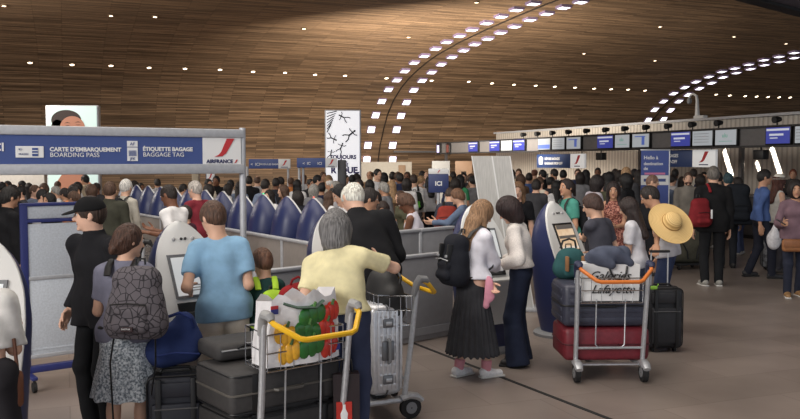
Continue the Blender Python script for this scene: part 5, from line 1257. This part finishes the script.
# straw hat hung behind the young man
p = at_y(671, 223, 9.28); ax = Vector((.20, -.78, .58)).normalized(); A = Vector((1, .1, 0)); A = (A - ax * A.dot(ax)).normalized(); Bv = ax.cross(A)
o = thing('straw_hat', 'wide-brimmed yellow straw hat hanging on the back of the young man in jeans', 'hat'); mm = Matrix((A, Bv, ax)).transposed().to_4x4(); mm.translation = p; o.matrix_world = mm
def straw():
    m = bpy.data.materials.new('plaited_straw'); m.use_nodes = True; nt = m.node_tree; b = nt.nodes['Principled BSDF']; b.inputs['Roughness'].default_value = .75
    tc = nt.nodes.new('ShaderNodeTexCoord'); w = nt.nodes.new('ShaderNodeTexWave'); w.wave_type = 'RINGS'; w.rings_direction = 'Z'; w.inputs['Scale'].default_value = 22; w.inputs['Distortion'].default_value = 1
    r = nt.nodes.new('ShaderNodeValToRGB'); r.color_ramp.elements[0].color = lin((196, 152, 84)); r.color_ramp.elements[1].color = lin((240, 206, 138)); nt.links.new(tc.outputs['Object'], w.inputs['Vector']); nt.links.new(w.outputs['Fac'], r.inputs[0]); nt.links.new(r.outputs[0], b.inputs['Base Color']); return m
MS = straw()
b = MB(); b.lathe([(.085, .0), (.17, -.004), (.235, -.018), (.258, -.012), (.260, -.004), (.235, -.008), (.17, .008), (.11, .016)], 36); b.build('brim', MS, o)
b = MB(); b.lathe([(.112, .0), (.108, .03), (.098, .075), (.075, .105), (.04, .118), (.0, .120)], 30); b.build('crown', MS, o)
b = MB(); b.lathe([(.114, .012), (.113, .030), (.109, .030), (.110, .012)], 30); b.build('band', mat('straw_band', (176, 134, 72), .8), o)

blk = person('tall grey-haired man in a black suit with a red backpack, seen from behind', 0, 13.3, -4, H=1.92, px=714, bw=1.12, lean=2, head=(-8, -4), hair=('short', (104, 98, 92)), skn='light', top=('jacket', (27, 27, 29)), bottom=('trousers', (29, 30, 33)), shoe=(150, 148, 142), hem=.78)
o = wear(blk, 'red backpack hanging from the left shoulder of the man in the black suit', (.33, .18, .49), cloth((126, 32, 38)), drop=.06, back=.13, sidew=-.24, yaw=18, strapm=cloth((140, 30, 36)), jacket=.012, only=-1)
b = MB(); b.rbox((.10, -.155, .20), (.03, .01, .14), .003); b.build('pale_stripe', M_WHITEP, o)
blu = person('dark-haired man in a blue shirt walking right', 0, 14.25, -94, H=1.88, px=761, lean=2, head=(-6, -2), hair=('short', (30, 26, 26)), skn='tan', top=('long', (72, 96, 150)), bottom=('trousers', (36, 38, 50)), shoe=(44, 44, 48), feet=((.09, .17, .08), (-.09, -.15, .09)), rh=(.26, -.08, .84), hem=.92)
hwo = person('reddish-haired woman in a pale hat beside the man in the blue shirt', 0, 15.0, -85, H=1.76, px=777, sex='f', lean=2, hair=('long', (84, 44, 34)), skn='light', hat=('fedora', (216, 210, 198)), top=('tank', (200, 196, 190)), bottom=('trousers', (60, 58, 64)), shoe=(70, 66, 64))
mau = person('curly dark-haired woman in a mauve blouse facing the camera at the right edge', 0, 12.3, 168, H=1.71, px=795, sex='f', lean=1, head=(-4, -4), hair=('curly', (36, 30, 30)), skn='tan', top=('long', (118, 92, 102), .9), bottom=('jeans', (42, 46, 62)), rh_w=at_y(783, 224, 12.02), rpole=(.25, -.6, -.8), shoe=(150, 112, 70), feet=((.10, .14), (-.09, -.05)))
p = at_y(781, 222, 11.96); o = thing('smartphone', 'dark phone in the hand of the woman in the mauve blouse', 'phone', p, R(60)); o.rotation_euler = (R(-60), 0, R(60)); b = MB(); b.rbox((0, 0, 0), (.075, .012, .15), .005); b.build('body', M_BLACK, o); b = MB(); b.box((0, -.007, 0), (.066, .002, .135)); b.build('screen', M_BEZ, o)
o = thing('handbag', 'brown leather bag across the waist of the woman in the mauve blouse', 'handbag', at_y(793, 249, 12.02), R(-10)); b = MB(); b.rbox((0, 0, .05), (.30, .10, .18), .04, seg=3); b.build('body', cname('leather', (150, 96, 56), .5), o); b = MB(); b.rbox((0, -.055, .08), (.28, .02, .10), .009); b.build('flap', cname('leather', (138, 86, 50), .5), o)
o = thing('plastic_bag', 'white plastic bag hanging between the blue-shirted man and the mauve-bloused woman', 'bag', at_y(773.5, 249, 13.6), 0); f = Field(.014); f.ell((0, 0, .14), np.eye(3), (.12, .07, .15), k=.05); f.cone((0, 0, .2), (.02, 0, .42), .08, .025, k=.05); v, q = f.mesh(folds(.009, 6)); MB().add(v, q).build('body', cname('film', (206, 204, 208), .4), o)

# left middle distance
pol = person('shaven-headed man in a white polo shirt leaning left over a trolley', 0, 9.85, 66, H=1.735, px=177, lean=8, head=(4, -14), hair=('buzz', (40, 30, 26)), skn='brown', top=('tee', (228, 226, 226)), bottom=('trousers', (60, 62, 70)), lh_w=at_y(150, 233, 9.55), rh_w=at_y(154, 230, 9.95), lpole=(0, -.6, -1), rpole=(0, -.6, -1))
tx, ty = X_at(124, 9.9, 1), 9.75
trolley('trolley with a dark handle under the hands of the man in the white polo', tx + .42, ty + .02, 80, mat('handle_dark', (40, 40, 44), .5), M_BLACK)
f = Field(.016); f.cone((-.2, 0, .2), (.2, 0, .2), .18, .18, k=.05); f.ell((0, 0, .34), np.eye(3), (.2, .13, .13), k=.05); f.cut((0, 0, .02), (0, 0, -1)); v, q = f.mesh(folds(.008, 30)); o = thing('duffel_bag', 'black holdall on a suitcase in front of the man in the white polo', 'bag', (tx - .05, ty + .1, .63), R(75)); MB().add(v, q).build('body', cloth((32, 33, 38)), o); b = MB(); b.tube([(-.1, -.1, .44), (-.06, -.1, .52), (.06, -.1, .52), (.1, -.1, .44)], .012, 6); b.build('carry_strap', M_BLACK, o)
suitcase('dark suitcase lying on the trolley of the man in the white polo', (.6, .42, .62), (tx - .05, ty + .35, .155 + .21), 80, M_BLKC, 'soft', 'flat')
person('grey-haired man in a maroon shirt beside the blue kiosk row', 0, 11.95, 58, H=1.72, px=199, lean=5, head=(10, -6), hair=('short', (176, 168, 160)), skn='fair', top=('tee', (132, 42, 54)), bottom=('trousers', (60, 58, 62)), bw=1.1)
person('child in a dark plum top behind the man in the white polo', 0, 11.0, 60, H=1.40, px=188, child=True, bw=.9, hair=('short', (50, 38, 34)), skn='light', top=('tee', (78, 46, 60)), bottom=('trousers', (50, 50, 60)))
person('brown-haired man in a dark olive jacket behind the man in the cap', 0, 11.6, 6, H=1.715, px=109, bw=1.1, hair=('short', (84, 60, 46)), skn='light', top=('jacket', (62, 62, 52)), bottom=('trousers', (40, 42, 46)))
gpk = person('white-haired man with a black backpack right of the olive-jacketed man', 0, 12.8, -20, H=1.73, px=122, bw=1.05, hair=('short', (206, 202, 196)), skn='light', top=('long', (178, 172, 160)), bottom=('trousers', (50, 50, 56)), lean=8)
wear(gpk, 'large black backpack worn by the white-haired man in the left crowd', (.36, .22, .52), cloth((32, 33, 36)), drop=-.02, back=.12)
pale = person('person in a loose pale blouse cut off by the left edge of the photo', 0, 4.28, -10, H=1.56, px=-15, sex='f', bw=1.15, lean=8, side=-13, hair=('long', (60, 42, 34)), skn='light', top=('loose', (214, 212, 208), .5), bottom=('trousers', (38, 36, 40)), rh=(-.05, .32, 1.15), rpole=(.5, -.6, -.6), lh=(-.15, .3, 1.05), shoe=(40, 38, 38), hem=1.10)
o = thing('shoulder_bag', 'brown leather bag hanging below the pale blouse at the left edge', 'handbag', at_y(11, 408, 4.30), R(-20)); b = MB(); b.rbox((0, 0, .10), (.13, .09, .20), .035, seg=3); b.build('body', cname('leather', (112, 62, 36), .5), o); b = MB(); b.tube([(-.05, 0, .18), (-.03, 0, .36), (.03, 0, .36), (.05, 0, .18)], .010, 6); b.build('strap', cname('leather', (96, 52, 30), .5), o); b = MB(); b.rbox((.03, -.055, .06), (.03, .012, .03), .004); b.build('buckle', M_STEEL, o)
person('dark-clothed man at the left edge behind the rolling screen', 0, 9.6, -40, H=1.70, px=4, bw=1.1, hair=('short', (30, 26, 25)), skn='tan', top=('jacket', (24, 24, 27)), bottom=('trousers', (28, 28, 32)))

# centre and right middle distance
person('short-haired woman in a white sleeveless top looking down at her hands', 0, 10.3, 78, H=1.63, px=417, sex='f', bw=1.1, lean=9, head=(0, -30), hair=('crop', (88, 60, 44)), skn='brown', top=('tank', (214, 208, 218)), bottom=('trousers', (70, 72, 84)), lh=(-.10, .38, 1.06), rh=(.06, .40, 1.06))
person('woman with long dark hair facing the camera low behind the grey partition', 0, 11.2, 172, H=1.47, px=384, sex='f', head=(0, -20), hair=('long', (50, 36, 30)), skn='tan', top=('tee', (120, 122, 128)), bottom=('trousers', (60, 60, 70)))
red = person('person in a dark shirt with a red rucksack beside the blue totem', 0, 12.9, -12, H=1.62, px=449, hair=('short', (60, 44, 36)), skn='light', top=('tee', (60, 62, 74)), bottom=('trousers', (50, 52, 60)), lean=10, head=(0, -30))
wear(red, 'orange-red rucksack on the back of the person beside the blue totem', (.32, .19, .42), cloth((146, 52, 42)), drop=.04, back=.11)
person('brown-haired person in a denim jacket stretching an arm left beside the slanted panel', 0, 12.4, 80, H=1.62, px=468, hair=('crop', (112, 78, 56)), skn='light', top=('long', (96, 112, 140)), bottom=('trousers', (60, 66, 86)), lean=14, head=(0, -10), lh=(-.1, .55, 1.15), rh=(.1, .5, 1.15))
strp = person('black-haired young man in a white T-shirt with a bag strap, looking down', 0, 10.0, 112, H=1.74, px=349, lean=4, head=(0, -26), hair=('short', (24, 22, 24)), skn='light', top=('tee', (222, 222, 224)), bottom=('trousers', (50, 52, 62)), lh=(-.12, .36, 1.0), rh=(.1, .36, 1.0))
person('dark-haired man in a cream shirt in profile above the white-haired man', 0, 9.35, -82, H=1.70, px=363, head=(0, -8), hair=('short', (40, 32, 30)), skn='tan', top=('tee', (214, 206, 196)), bottom=('trousers', (50, 50, 58)))
person('girl with long light brown hair and a black top behind the dark-bobbed woman', 0, 12.1, 158, H=1.70, px=519, sex='f', head=(10, -6), hair=('long', (128, 94, 66)), skn='fair', top=('tee', (28, 28, 32)), bottom=('jeans', (60, 66, 88)))
teal = person('dark-haired woman in a teal T-shirt looking left behind the tall blue kiosk', 0, 12.0, 112, H=1.745, px=570, sex='f', head=(4, 4), hair=('pony', (44, 34, 32)), skn='tan', top=('tee', (72, 148, 132)), bottom=('jeans', (56, 60, 80)))
wear(teal, 'black backpack on the woman in the teal T-shirt', (.28, .15, .42), cloth((34, 34, 38)), drop=.04, back=.105, pockets=0)
person('long dark-haired woman in a rust floral dress with folded hands', 0, 12.3, 158, H=1.70, px=614, sex='f', head=(6, -8), hair=('long', (40, 30, 30)), skn='tan', top=('tank', M_FLOR), bottom=('skirt', M_FLOR, .35, 8, .22), rh=(.05, .26, 1.08), lh=(-.05, .26, 1.06))
person('dark-bobbed woman in a pale grey T-shirt leaning right before the counters', 0, 14.4, -76, H=1.765, px=590, sex='f', bw=1.1, lean=12, hair=('bob', (36, 28, 28)), skn='tan', top=('tee', (186, 180, 190)), bottom=('trousers', (60, 58, 64)), rh=(.1, .4, 1.0))
person('bald bearded man in a grey zipped jacket facing the camera near the blue banner', 0, 16.3, 165, H=1.79, px=688, hair=('buzz', (90, 70, 60)), beard=(52, 40, 36), skn='light', top=('jacket', (124, 118, 110)), bottom=('trousers', (50, 50, 56)))
person('bald man in a dark jacket in front of the blue banner', 0, 14.6, -96, H=1.77, px=648, head=(-10, -8), hair=('buzz', (120, 90, 76)), skn='light', top=('jacket', (36, 37, 42)), bottom=('trousers', (40, 40, 46)))
bpk = person('person in a teal beanie behind the man in the black suit', 0, 15.6, -10, H=1.79, px=729, hair=('short', (44, 70, 78)), skn='light', top=('jacket', (40, 44, 50)), bottom=('trousers', (40, 42, 48)), lean=6)
wear(bpk, 'huge dark hiking backpack right of the man in the black suit', (.46, .32, .74), cloth((33, 37, 44)), drop=-.10, back=.13, sidew=.10)
M3 = CM @ Vector((cx_(793, 1.4), 1.4, 0))
person('check-in agent with tied red hair standing behind the desks at the far right', M3.x, M3.y, 150, H=1.80, sex='f', hair=('bun', (120, 60, 40)), skn='tan', top=('jacket', (34, 36, 46)), bottom=('trousers', (36, 38, 46)))

# ------------------------------------------------------------------ the crowd: a few figures built once, then copied one by one
PROTO = {}
PSPEC = {'man_tee': dict(hair=('short', (40, 32, 30)), top=('tee', (90, 90, 96))), 'man_shirt': dict(hair=('short', (40, 32, 30)), top=('long', (90, 90, 96)), rh=(.16, .30, 1.05), lh=(-.2, .2, 1.0)),
         'man_jacket': dict(hair=('short', (40, 32, 30)), top=('jacket', (40, 40, 46)), bw=1.06), 'man_bald': dict(hair=('balding', (120, 112, 104)), top=('long', (90, 90, 96)), bw=1.08),
         'woman_long': dict(sex='f', hair=('long', (50, 38, 32)), top=('tee', (90, 90, 96)), rh=(.14, .28, 1.02)), 'woman_bob': dict(sex='f', hair=('bob', (46, 36, 32)), top=('loose', (90, 90, 96))),
         'woman_tie': dict(sex='f', hair=('pony', (60, 44, 34)), top=('tank', (90, 90, 96)), lh=(-.12, .3, 1.05)), 'man_crop': dict(hair=('crop', (70, 52, 40)), top=('tee', (90, 90, 96)), lean=8, rh=(.1, .35, 1.0), lh=(-.1, .35, 1.0))}
def setm(o, i, m):
    o.material_slots[i].link = 'OBJECT'; o.material_slots[i].material = m
HAIRC = {'dark': (38, 31, 29), 'black': (24, 22, 23), 'brown': (84, 60, 46), 'grey': (150, 146, 140), 'fair': (166, 130, 92), 'white': (212, 208, 202), 'auburn': (98, 54, 38)}
TOPC = {'black': (28, 28, 31), 'dark': (44, 45, 52), 'navy': (44, 50, 78), 'white': (216, 214, 214), 'cream': (214, 204, 186), 'grey': (128, 128, 132), 'blue-grey': (112, 124, 148), 'pale grey': (176, 174, 178), 'orange': (206, 124, 62),
        'green': (52, 128, 84), 'brown': (104, 82, 66), 'blue': (72, 96, 150), 'red': (150, 50, 52), 'pink': (206, 110, 150), 'beige': (182, 164, 138), 'olive': (88, 88, 68), 'tan': (160, 128, 98), 'charcoal': (62, 62, 66)}
used = [tuple((o.matrix_world @ Vector((q, 0, 0)))[:2]) for o in COL.objects if o.get('category') == 'partition' and bpy.context.view_layer.update() is None for q in (-.4, 0, .4)] + [(o.location.x, o.location.y) for o in COL.objects if o.get('category') in ('person', 'kiosk', 'sign', 'banner', 'column')]
CROWD = {}
def crowd(zone, *rows):
    for r_ in rows: CROWD.setdefault(zone, []).append(r_)
# rows: px, top y, depth, figure, hair, top colour, facing
crowd('the crowd under the big sign',
      (2, 181, 17, 'man_jacket', 'black', 'black', 20), (9, 180, 18.5, 'man_tee', 'dark', 'dark', 170), (15, 184, 16, 'woman_long', 'dark', 'navy', 150), (24, 180, 20, 'man_shirt', 'black', 'white', 90), (17, 188, 14.2, 'man_jacket', 'black', 'black', 170),
      (23, 185, 15.2, 'man_tee', 'black', 'charcoal', 140), (32, 184, 15.8, 'man_shirt', 'brown', 'blue-grey', -100), (39, 188, 13.6, 'man_jacket', 'black', 'black', -80), (45, 183, 18, 'woman_bob', 'brown', 'tan', 180), (52, 192, 12.8, 'woman_long', 'black', 'black', 160),
      (60, 185, 16.4, 'man_crop', 'grey', 'white', 120), (67, 187, 15, 'woman_tie', 'dark', 'black', 90), (72, 184, 14.2, 'woman_bob', 'dark', 'orange', -100), (76, 190, 13.4, 'woman_tie', 'brown', 'orange', 80), (87, 174, 20, 'man_jacket', 'black', 'black', 60),
      (80, 181, 17, 'man_jacket', 'black', 'white', 100), (93, 184, 15.4, 'woman_bob', 'brown', 'white', 70), (98, 182, 18, 'man_tee', 'dark', 'charcoal', 10), (29, 187, 19.6, 'woman_long', 'dark', 'grey', 30), (56, 181, 21.5, 'man_tee', 'brown', 'grey', -20))
crowd('the queue behind the blue kiosks',
      (132, 180, 16.5, 'woman_long', 'dark', 'dark', -30), (139, 182, 18.4, 'man_tee', 'dark', 'grey', 20), (158, 178, 20.5, 'man_jacket', 'dark', 'black', 40), (181, 183, 17.8, 'man_tee', 'dark', 'dark', -60), (190, 180, 18.6, 'man_shirt', 'brown', 'cream', -90), (207, 178, 19, 'man_tee', 'black', 'charcoal', 10),
      (211, 184, 16.6, 'woman_bob', 'dark', 'white', 80), (217, 175, 19.6, 'man_jacket', 'black', 'black', 170), (226, 183, 17.4, 'woman_long', 'dark', 'black', -60), (231, 179, 19, 'man_jacket', 'black', 'black', 30), (239, 181, 17.8, 'woman_long', 'dark', 'charcoal', 0),
      (249, 175, 19.2, 'man_jacket', 'dark', 'black', 20), (257, 175, 20.6, 'man_bald', 'brown', 'pale grey', 0), (264, 178, 15.8, 'man_shirt', 'dark', 'blue-grey', -15), (271, 189, 14.6, 'woman_long', 'dark', 'dark', 150), (275.5, 177, 18.4, 'man_tee', 'dark', 'dark', 0), (282, 176, 19.6, 'man_shirt', 'dark', 'pale grey', 60),
      (286, 184, 14.8, 'woman_long', 'brown', 'brown', 120), (291, 176, 20.6, 'man_bald', 'brown', 'orange', 10), (297, 179, 18.4, 'woman_long', 'black', 'white', 0), (299, 191, 14.0, 'woman_bob', 'dark', 'dark', 30), (304, 173, 22.5, 'man_bald', 'brown', 'dark', 170), (309, 178, 19.6, 'man_jacket', 'dark', 'charcoal', 0), (315, 174, 18.8, 'man_shirt', 'black', 'white', -70), (313, 184, 16.2, 'woman_bob', 'grey', 'grey', -10))
crowd('the crowd below the white poster',
      (322, 171, 23.4, 'man_tee', 'brown', 'dark', 0), (322, 182, 16.8, 'man_tee', 'black', 'navy', 10), (327, 191, 14.0, 'woman_long', 'brown', 'white', -40), (332, 178, 18.6, 'man_bald', 'white', 'white', 20), (329, 175, 21.4, 'woman_bob', 'fair', 'cream', 20), (338, 180, 17.6, 'man_shirt', 'grey', 'pale grey', 100),
      (344, 174, 21.8, 'man_tee', 'black', 'dark', 20), (352, 174, 20.6, 'man_jacket', 'black', 'black', 0), (358, 173, 21.6, 'woman_long', 'dark', 'navy', 40), (360, 178, 15.6, 'man_tee', 'dark', 'grey', 150), (370, 179, 16.6, 'woman_long', 'black', 'black', 0), (371, 170, 22.2, 'man_bald', 'brown', 'tan', 160), (376, 168, 20.0, 'man_shirt', 'black', 'white', -10),
      (380, 172, 23, 'woman_tie', 'brown', 'beige', 0), (385.5, 172, 21.0, 'woman_long', 'black', 'dark', 60), (376, 191, 13.4, 'woman_bob', 'dark', 'olive', 160), (335, 187, 15.0, 'woman_tie', 'dark', 'pale grey', 40))
crowd('the crowd left of slanted panel',
      (392.5, 171, 21.2, 'man_jacket', 'dark', 'brown', 0), (397, 171, 20.0, 'man_jacket', 'brown', 'black', -30), (393, 180, 17.2, 'woman_long', 'fair', 'brown', 40), (401, 172, 19.0, 'man_jacket', 'dark', 'navy', 20), (408, 171, 22.4, 'man_tee', 'brown', 'dark', 170), (407, 178, 17.4, 'woman_bob', 'dark', 'charcoal', 10), (419.5, 175, 20.4, 'woman_tie', 'fair', 'tan', -40),
      (422.5, 170, 23, 'man_jacket', 'dark', 'black', 0), (427, 171, 22, 'man_bald', 'brown', 'charcoal', 180), (430, 176, 19.4, 'woman_long', 'black', 'black', 30), (403, 190, 14.2, 'woman_long', 'brown', 'olive', 120), (431, 177, 19.8, 'man_jacket', 'black', 'black', -20), (450, 175, 21, 'man_tee', 'fair', 'white', 60), (453.5, 171, 22.4, 'man_jacket', 'dark', 'black', 0), (459, 174, 18.0, 'woman_long', 'black', 'green', -40), (456, 178, 16.8, 'woman_bob', 'dark', 'black', 20),
      (464, 172, 22.6, 'man_shirt', 'dark', 'charcoal', 170), (469, 173, 20.8, 'woman_tie', 'brown', 'brown', 0), (474, 175, 18.8, 'man_tee', 'black', 'dark', 30), (482, 172, 21, 'man_jacket', 'dark', 'dark', 10), (497, 173, 20, 'woman_long', 'brown', 'pale grey', -20), (388, 181, 15.4, 'man_crop', 'grey', 'grey', 60), (448, 180, 17.4, 'woman_bob', 'dark', 'navy', 90))
crowd('the queue before the middle desks',
      (507, 171, 22.6, 'woman_bob', 'dark', 'black', 20), (513, 168, 21.6, 'man_shirt', 'dark', 'white', 70), (519, 168, 23.6, 'man_tee', 'brown', 'beige', 160), (522, 174, 20, 'woman_bob', 'brown', 'brown', 30), (529, 172, 20.8, 'man_tee', 'dark', 'blue', 0), (534, 168, 24, 'man_bald', 'auburn', 'tan', -30), (541, 176, 17.6, 'woman_tie', 'brown', 'cream', 130), (544.5, 169, 21.6, 'man_jacket', 'black', 'black', 40),
      (549, 176, 18.8, 'man_tee', 'black', 'dark', 20), (556, 168, 22, 'man_tee', 'dark', 'charcoal', 50), (557, 180, 17.0, 'woman_long', 'black', 'white', 20), (563, 169, 21, 'man_jacket', 'black', 'black', -30), (581, 172, 19.6, 'woman_bob', 'dark', 'grey', 20), (578, 168, 22.6, 'man_tee', 'brown', 'navy', 170), (586, 169, 21.4, 'woman_long', 'black', 'pink', -10), (598, 167, 24, 'man_tee', 'dark', 'dark', 170), (604, 172, 18.6, 'woman_tie', 'black', 'white', -60),
      (609, 171, 17.4, 'woman_long', 'black', 'navy', -20), (616, 168, 22.2, 'man_jacket', 'dark', 'black', 20), (625, 166, 16.6, 'man_jacket', 'fair', 'charcoal', -40), (620, 170, 19.8, 'woman_bob', 'dark', 'dark', 10), (634, 168, 19.6, 'man_jacket', 'black', 'black', -20), (638.5, 169, 18.6, 'woman_long', 'dark', 'dark', -30), (629, 173, 15.2, 'woman_bob', 'black', 'black', 60), (600, 176, 15.6, 'man_tee', 'dark', 'olive', 0), (536, 178, 15.8, 'man_crop', 'dark', 'charcoal', -20))
crowd('the group around the blue banner',
      (665, 177, 19.2, 'man_shirt', 'dark', 'blue-grey', -30), (675, 168, 21.8, 'man_jacket', 'black', 'black', -20), (671, 174, 20.2, 'man_tee', 'dark', 'pale grey', -60), (683, 176, 19.2, 'woman_long', 'dark', 'charcoal', 0), (695, 168, 21.6, 'man_jacket', 'dark', 'black', 20), (700, 174, 18.4, 'woman_bob', 'dark', 'dark', -20), (704, 171, 20.6, 'man_tee', 'black', 'navy', 160), (660, 169, 22.4, 'woman_tie', 'brown', 'dark', 20), (719, 171, 19.0, 'man_crop', 'dark', 'charcoal', 0),
      (742, 176, 17.8, 'man_crop', 'dark', 'dark', -20))
BOT = [(46, 48, 58), (58, 64, 86), (36, 36, 40), (80, 76, 72), (62, 70, 98), (120, 112, 100)]
rc = random.Random(11); SKL = ['light', 'tan', 'light', 'fair', 'brown', 'light', 'tan']
HW = {'dark': 'dark-haired', 'black': 'black-haired', 'brown': 'brown-haired', 'grey': 'grey-haired', 'fair': 'fair-haired', 'white': 'white-haired', 'auburn': 'auburn-haired'}
for zone, rows in CROWD.items():
    rows = sorted(rows, key=lambda r_: r_[0])
    for n, (px, yt, Y, fig, hc_, tc_, rz) in enumerate(rows):
        if tc_ in ('black', 'dark', 'charcoal') and rc.random() < .38: tc_ = rc.choice(('white', 'pale grey', 'cream', 'blue-grey', 'grey', 'white', 'beige'))
        for k in range(24):
            yy = Y + (.12 * ((k + 1) // 2)) * (1 if k % 2 else -1); x = X_at(px, yy, 1.6)
            if all((x - a) ** 2 + (yy - b_) ** 2 > .46 ** 2 for a, b_ in used): break
        used.append((x, yy)); Hh = CAMH + (YH - yt) * yy / FPX; Hh = min(1.90, max(1.48, Hh)); sc_ = Hh / 1.735
        lab = '%s %s in %s top, %s from left in %s' % (HW[hc_], 'woman' if fig.startswith('woman') else 'man', tc_, ORD[n], zone)
        if fig not in PROTO:
            spec = dict(PSPEC[fig]); i = person(lab, x, yy, rz, H=1.75, far=True, res=.016, group='people in the crowd', **spec); root = i['o']; PROTO[fig] = root
        else: root = copy_tree(PROTO[fig])
        rz = rz + (rc.choice((-70, 75, 150, -140)) if abs(rz) <= 20 and rc.random() < .42 else 0); root.location = (x, yy, 0); root.rotation_euler = (0, 0, R(rz + rc.uniform(-12, 12))); root.scale = (sc_,) * 3
        root['label'] = lab
        setm(root, 0, skin(SKL[rc.randrange(7)])); setm(root, 4, hairmat(HAIRC[hc_])); bt = BOT[rc.randrange(6)]
        for ch in root.children:
            nm = ch.name.split('.')[0]
            if nm == 'hair': setm(ch, 0, hairmat(HAIRC[hc_]))
            elif nm in ('t_shirt', 'shirt', 'sleeveless_top', 'jacket', 'blouse'): setm(ch, 0, cloth(TOPC[tc_]))
            elif nm == 'trousers': setm(ch, 0, cloth(bt))
            elif nm == 'shoe': setm(ch, 0, cname('shoe', ((50, 48, 48), (150, 148, 146))[rc.randrange(2)], .6))
# green day pack on the white-shirted man left of the totem
wb_ = person('dark-haired man in a white shirt with a green day pack, left of the blue totem', 0, 18.6, 6, H=1.71, px=414, hair=('short', (60, 46, 40)), skn='light', top=('long', (222, 220, 220)), bottom=('trousers', (104, 102, 104)), far=False)
wear(wb_, 'black and bright green day pack on the white-shirted man left of the totem', (.32, .17, .44), cloth((40, 46, 40)), drop=.05, back=.11, pm=cloth((96, 190, 60)))
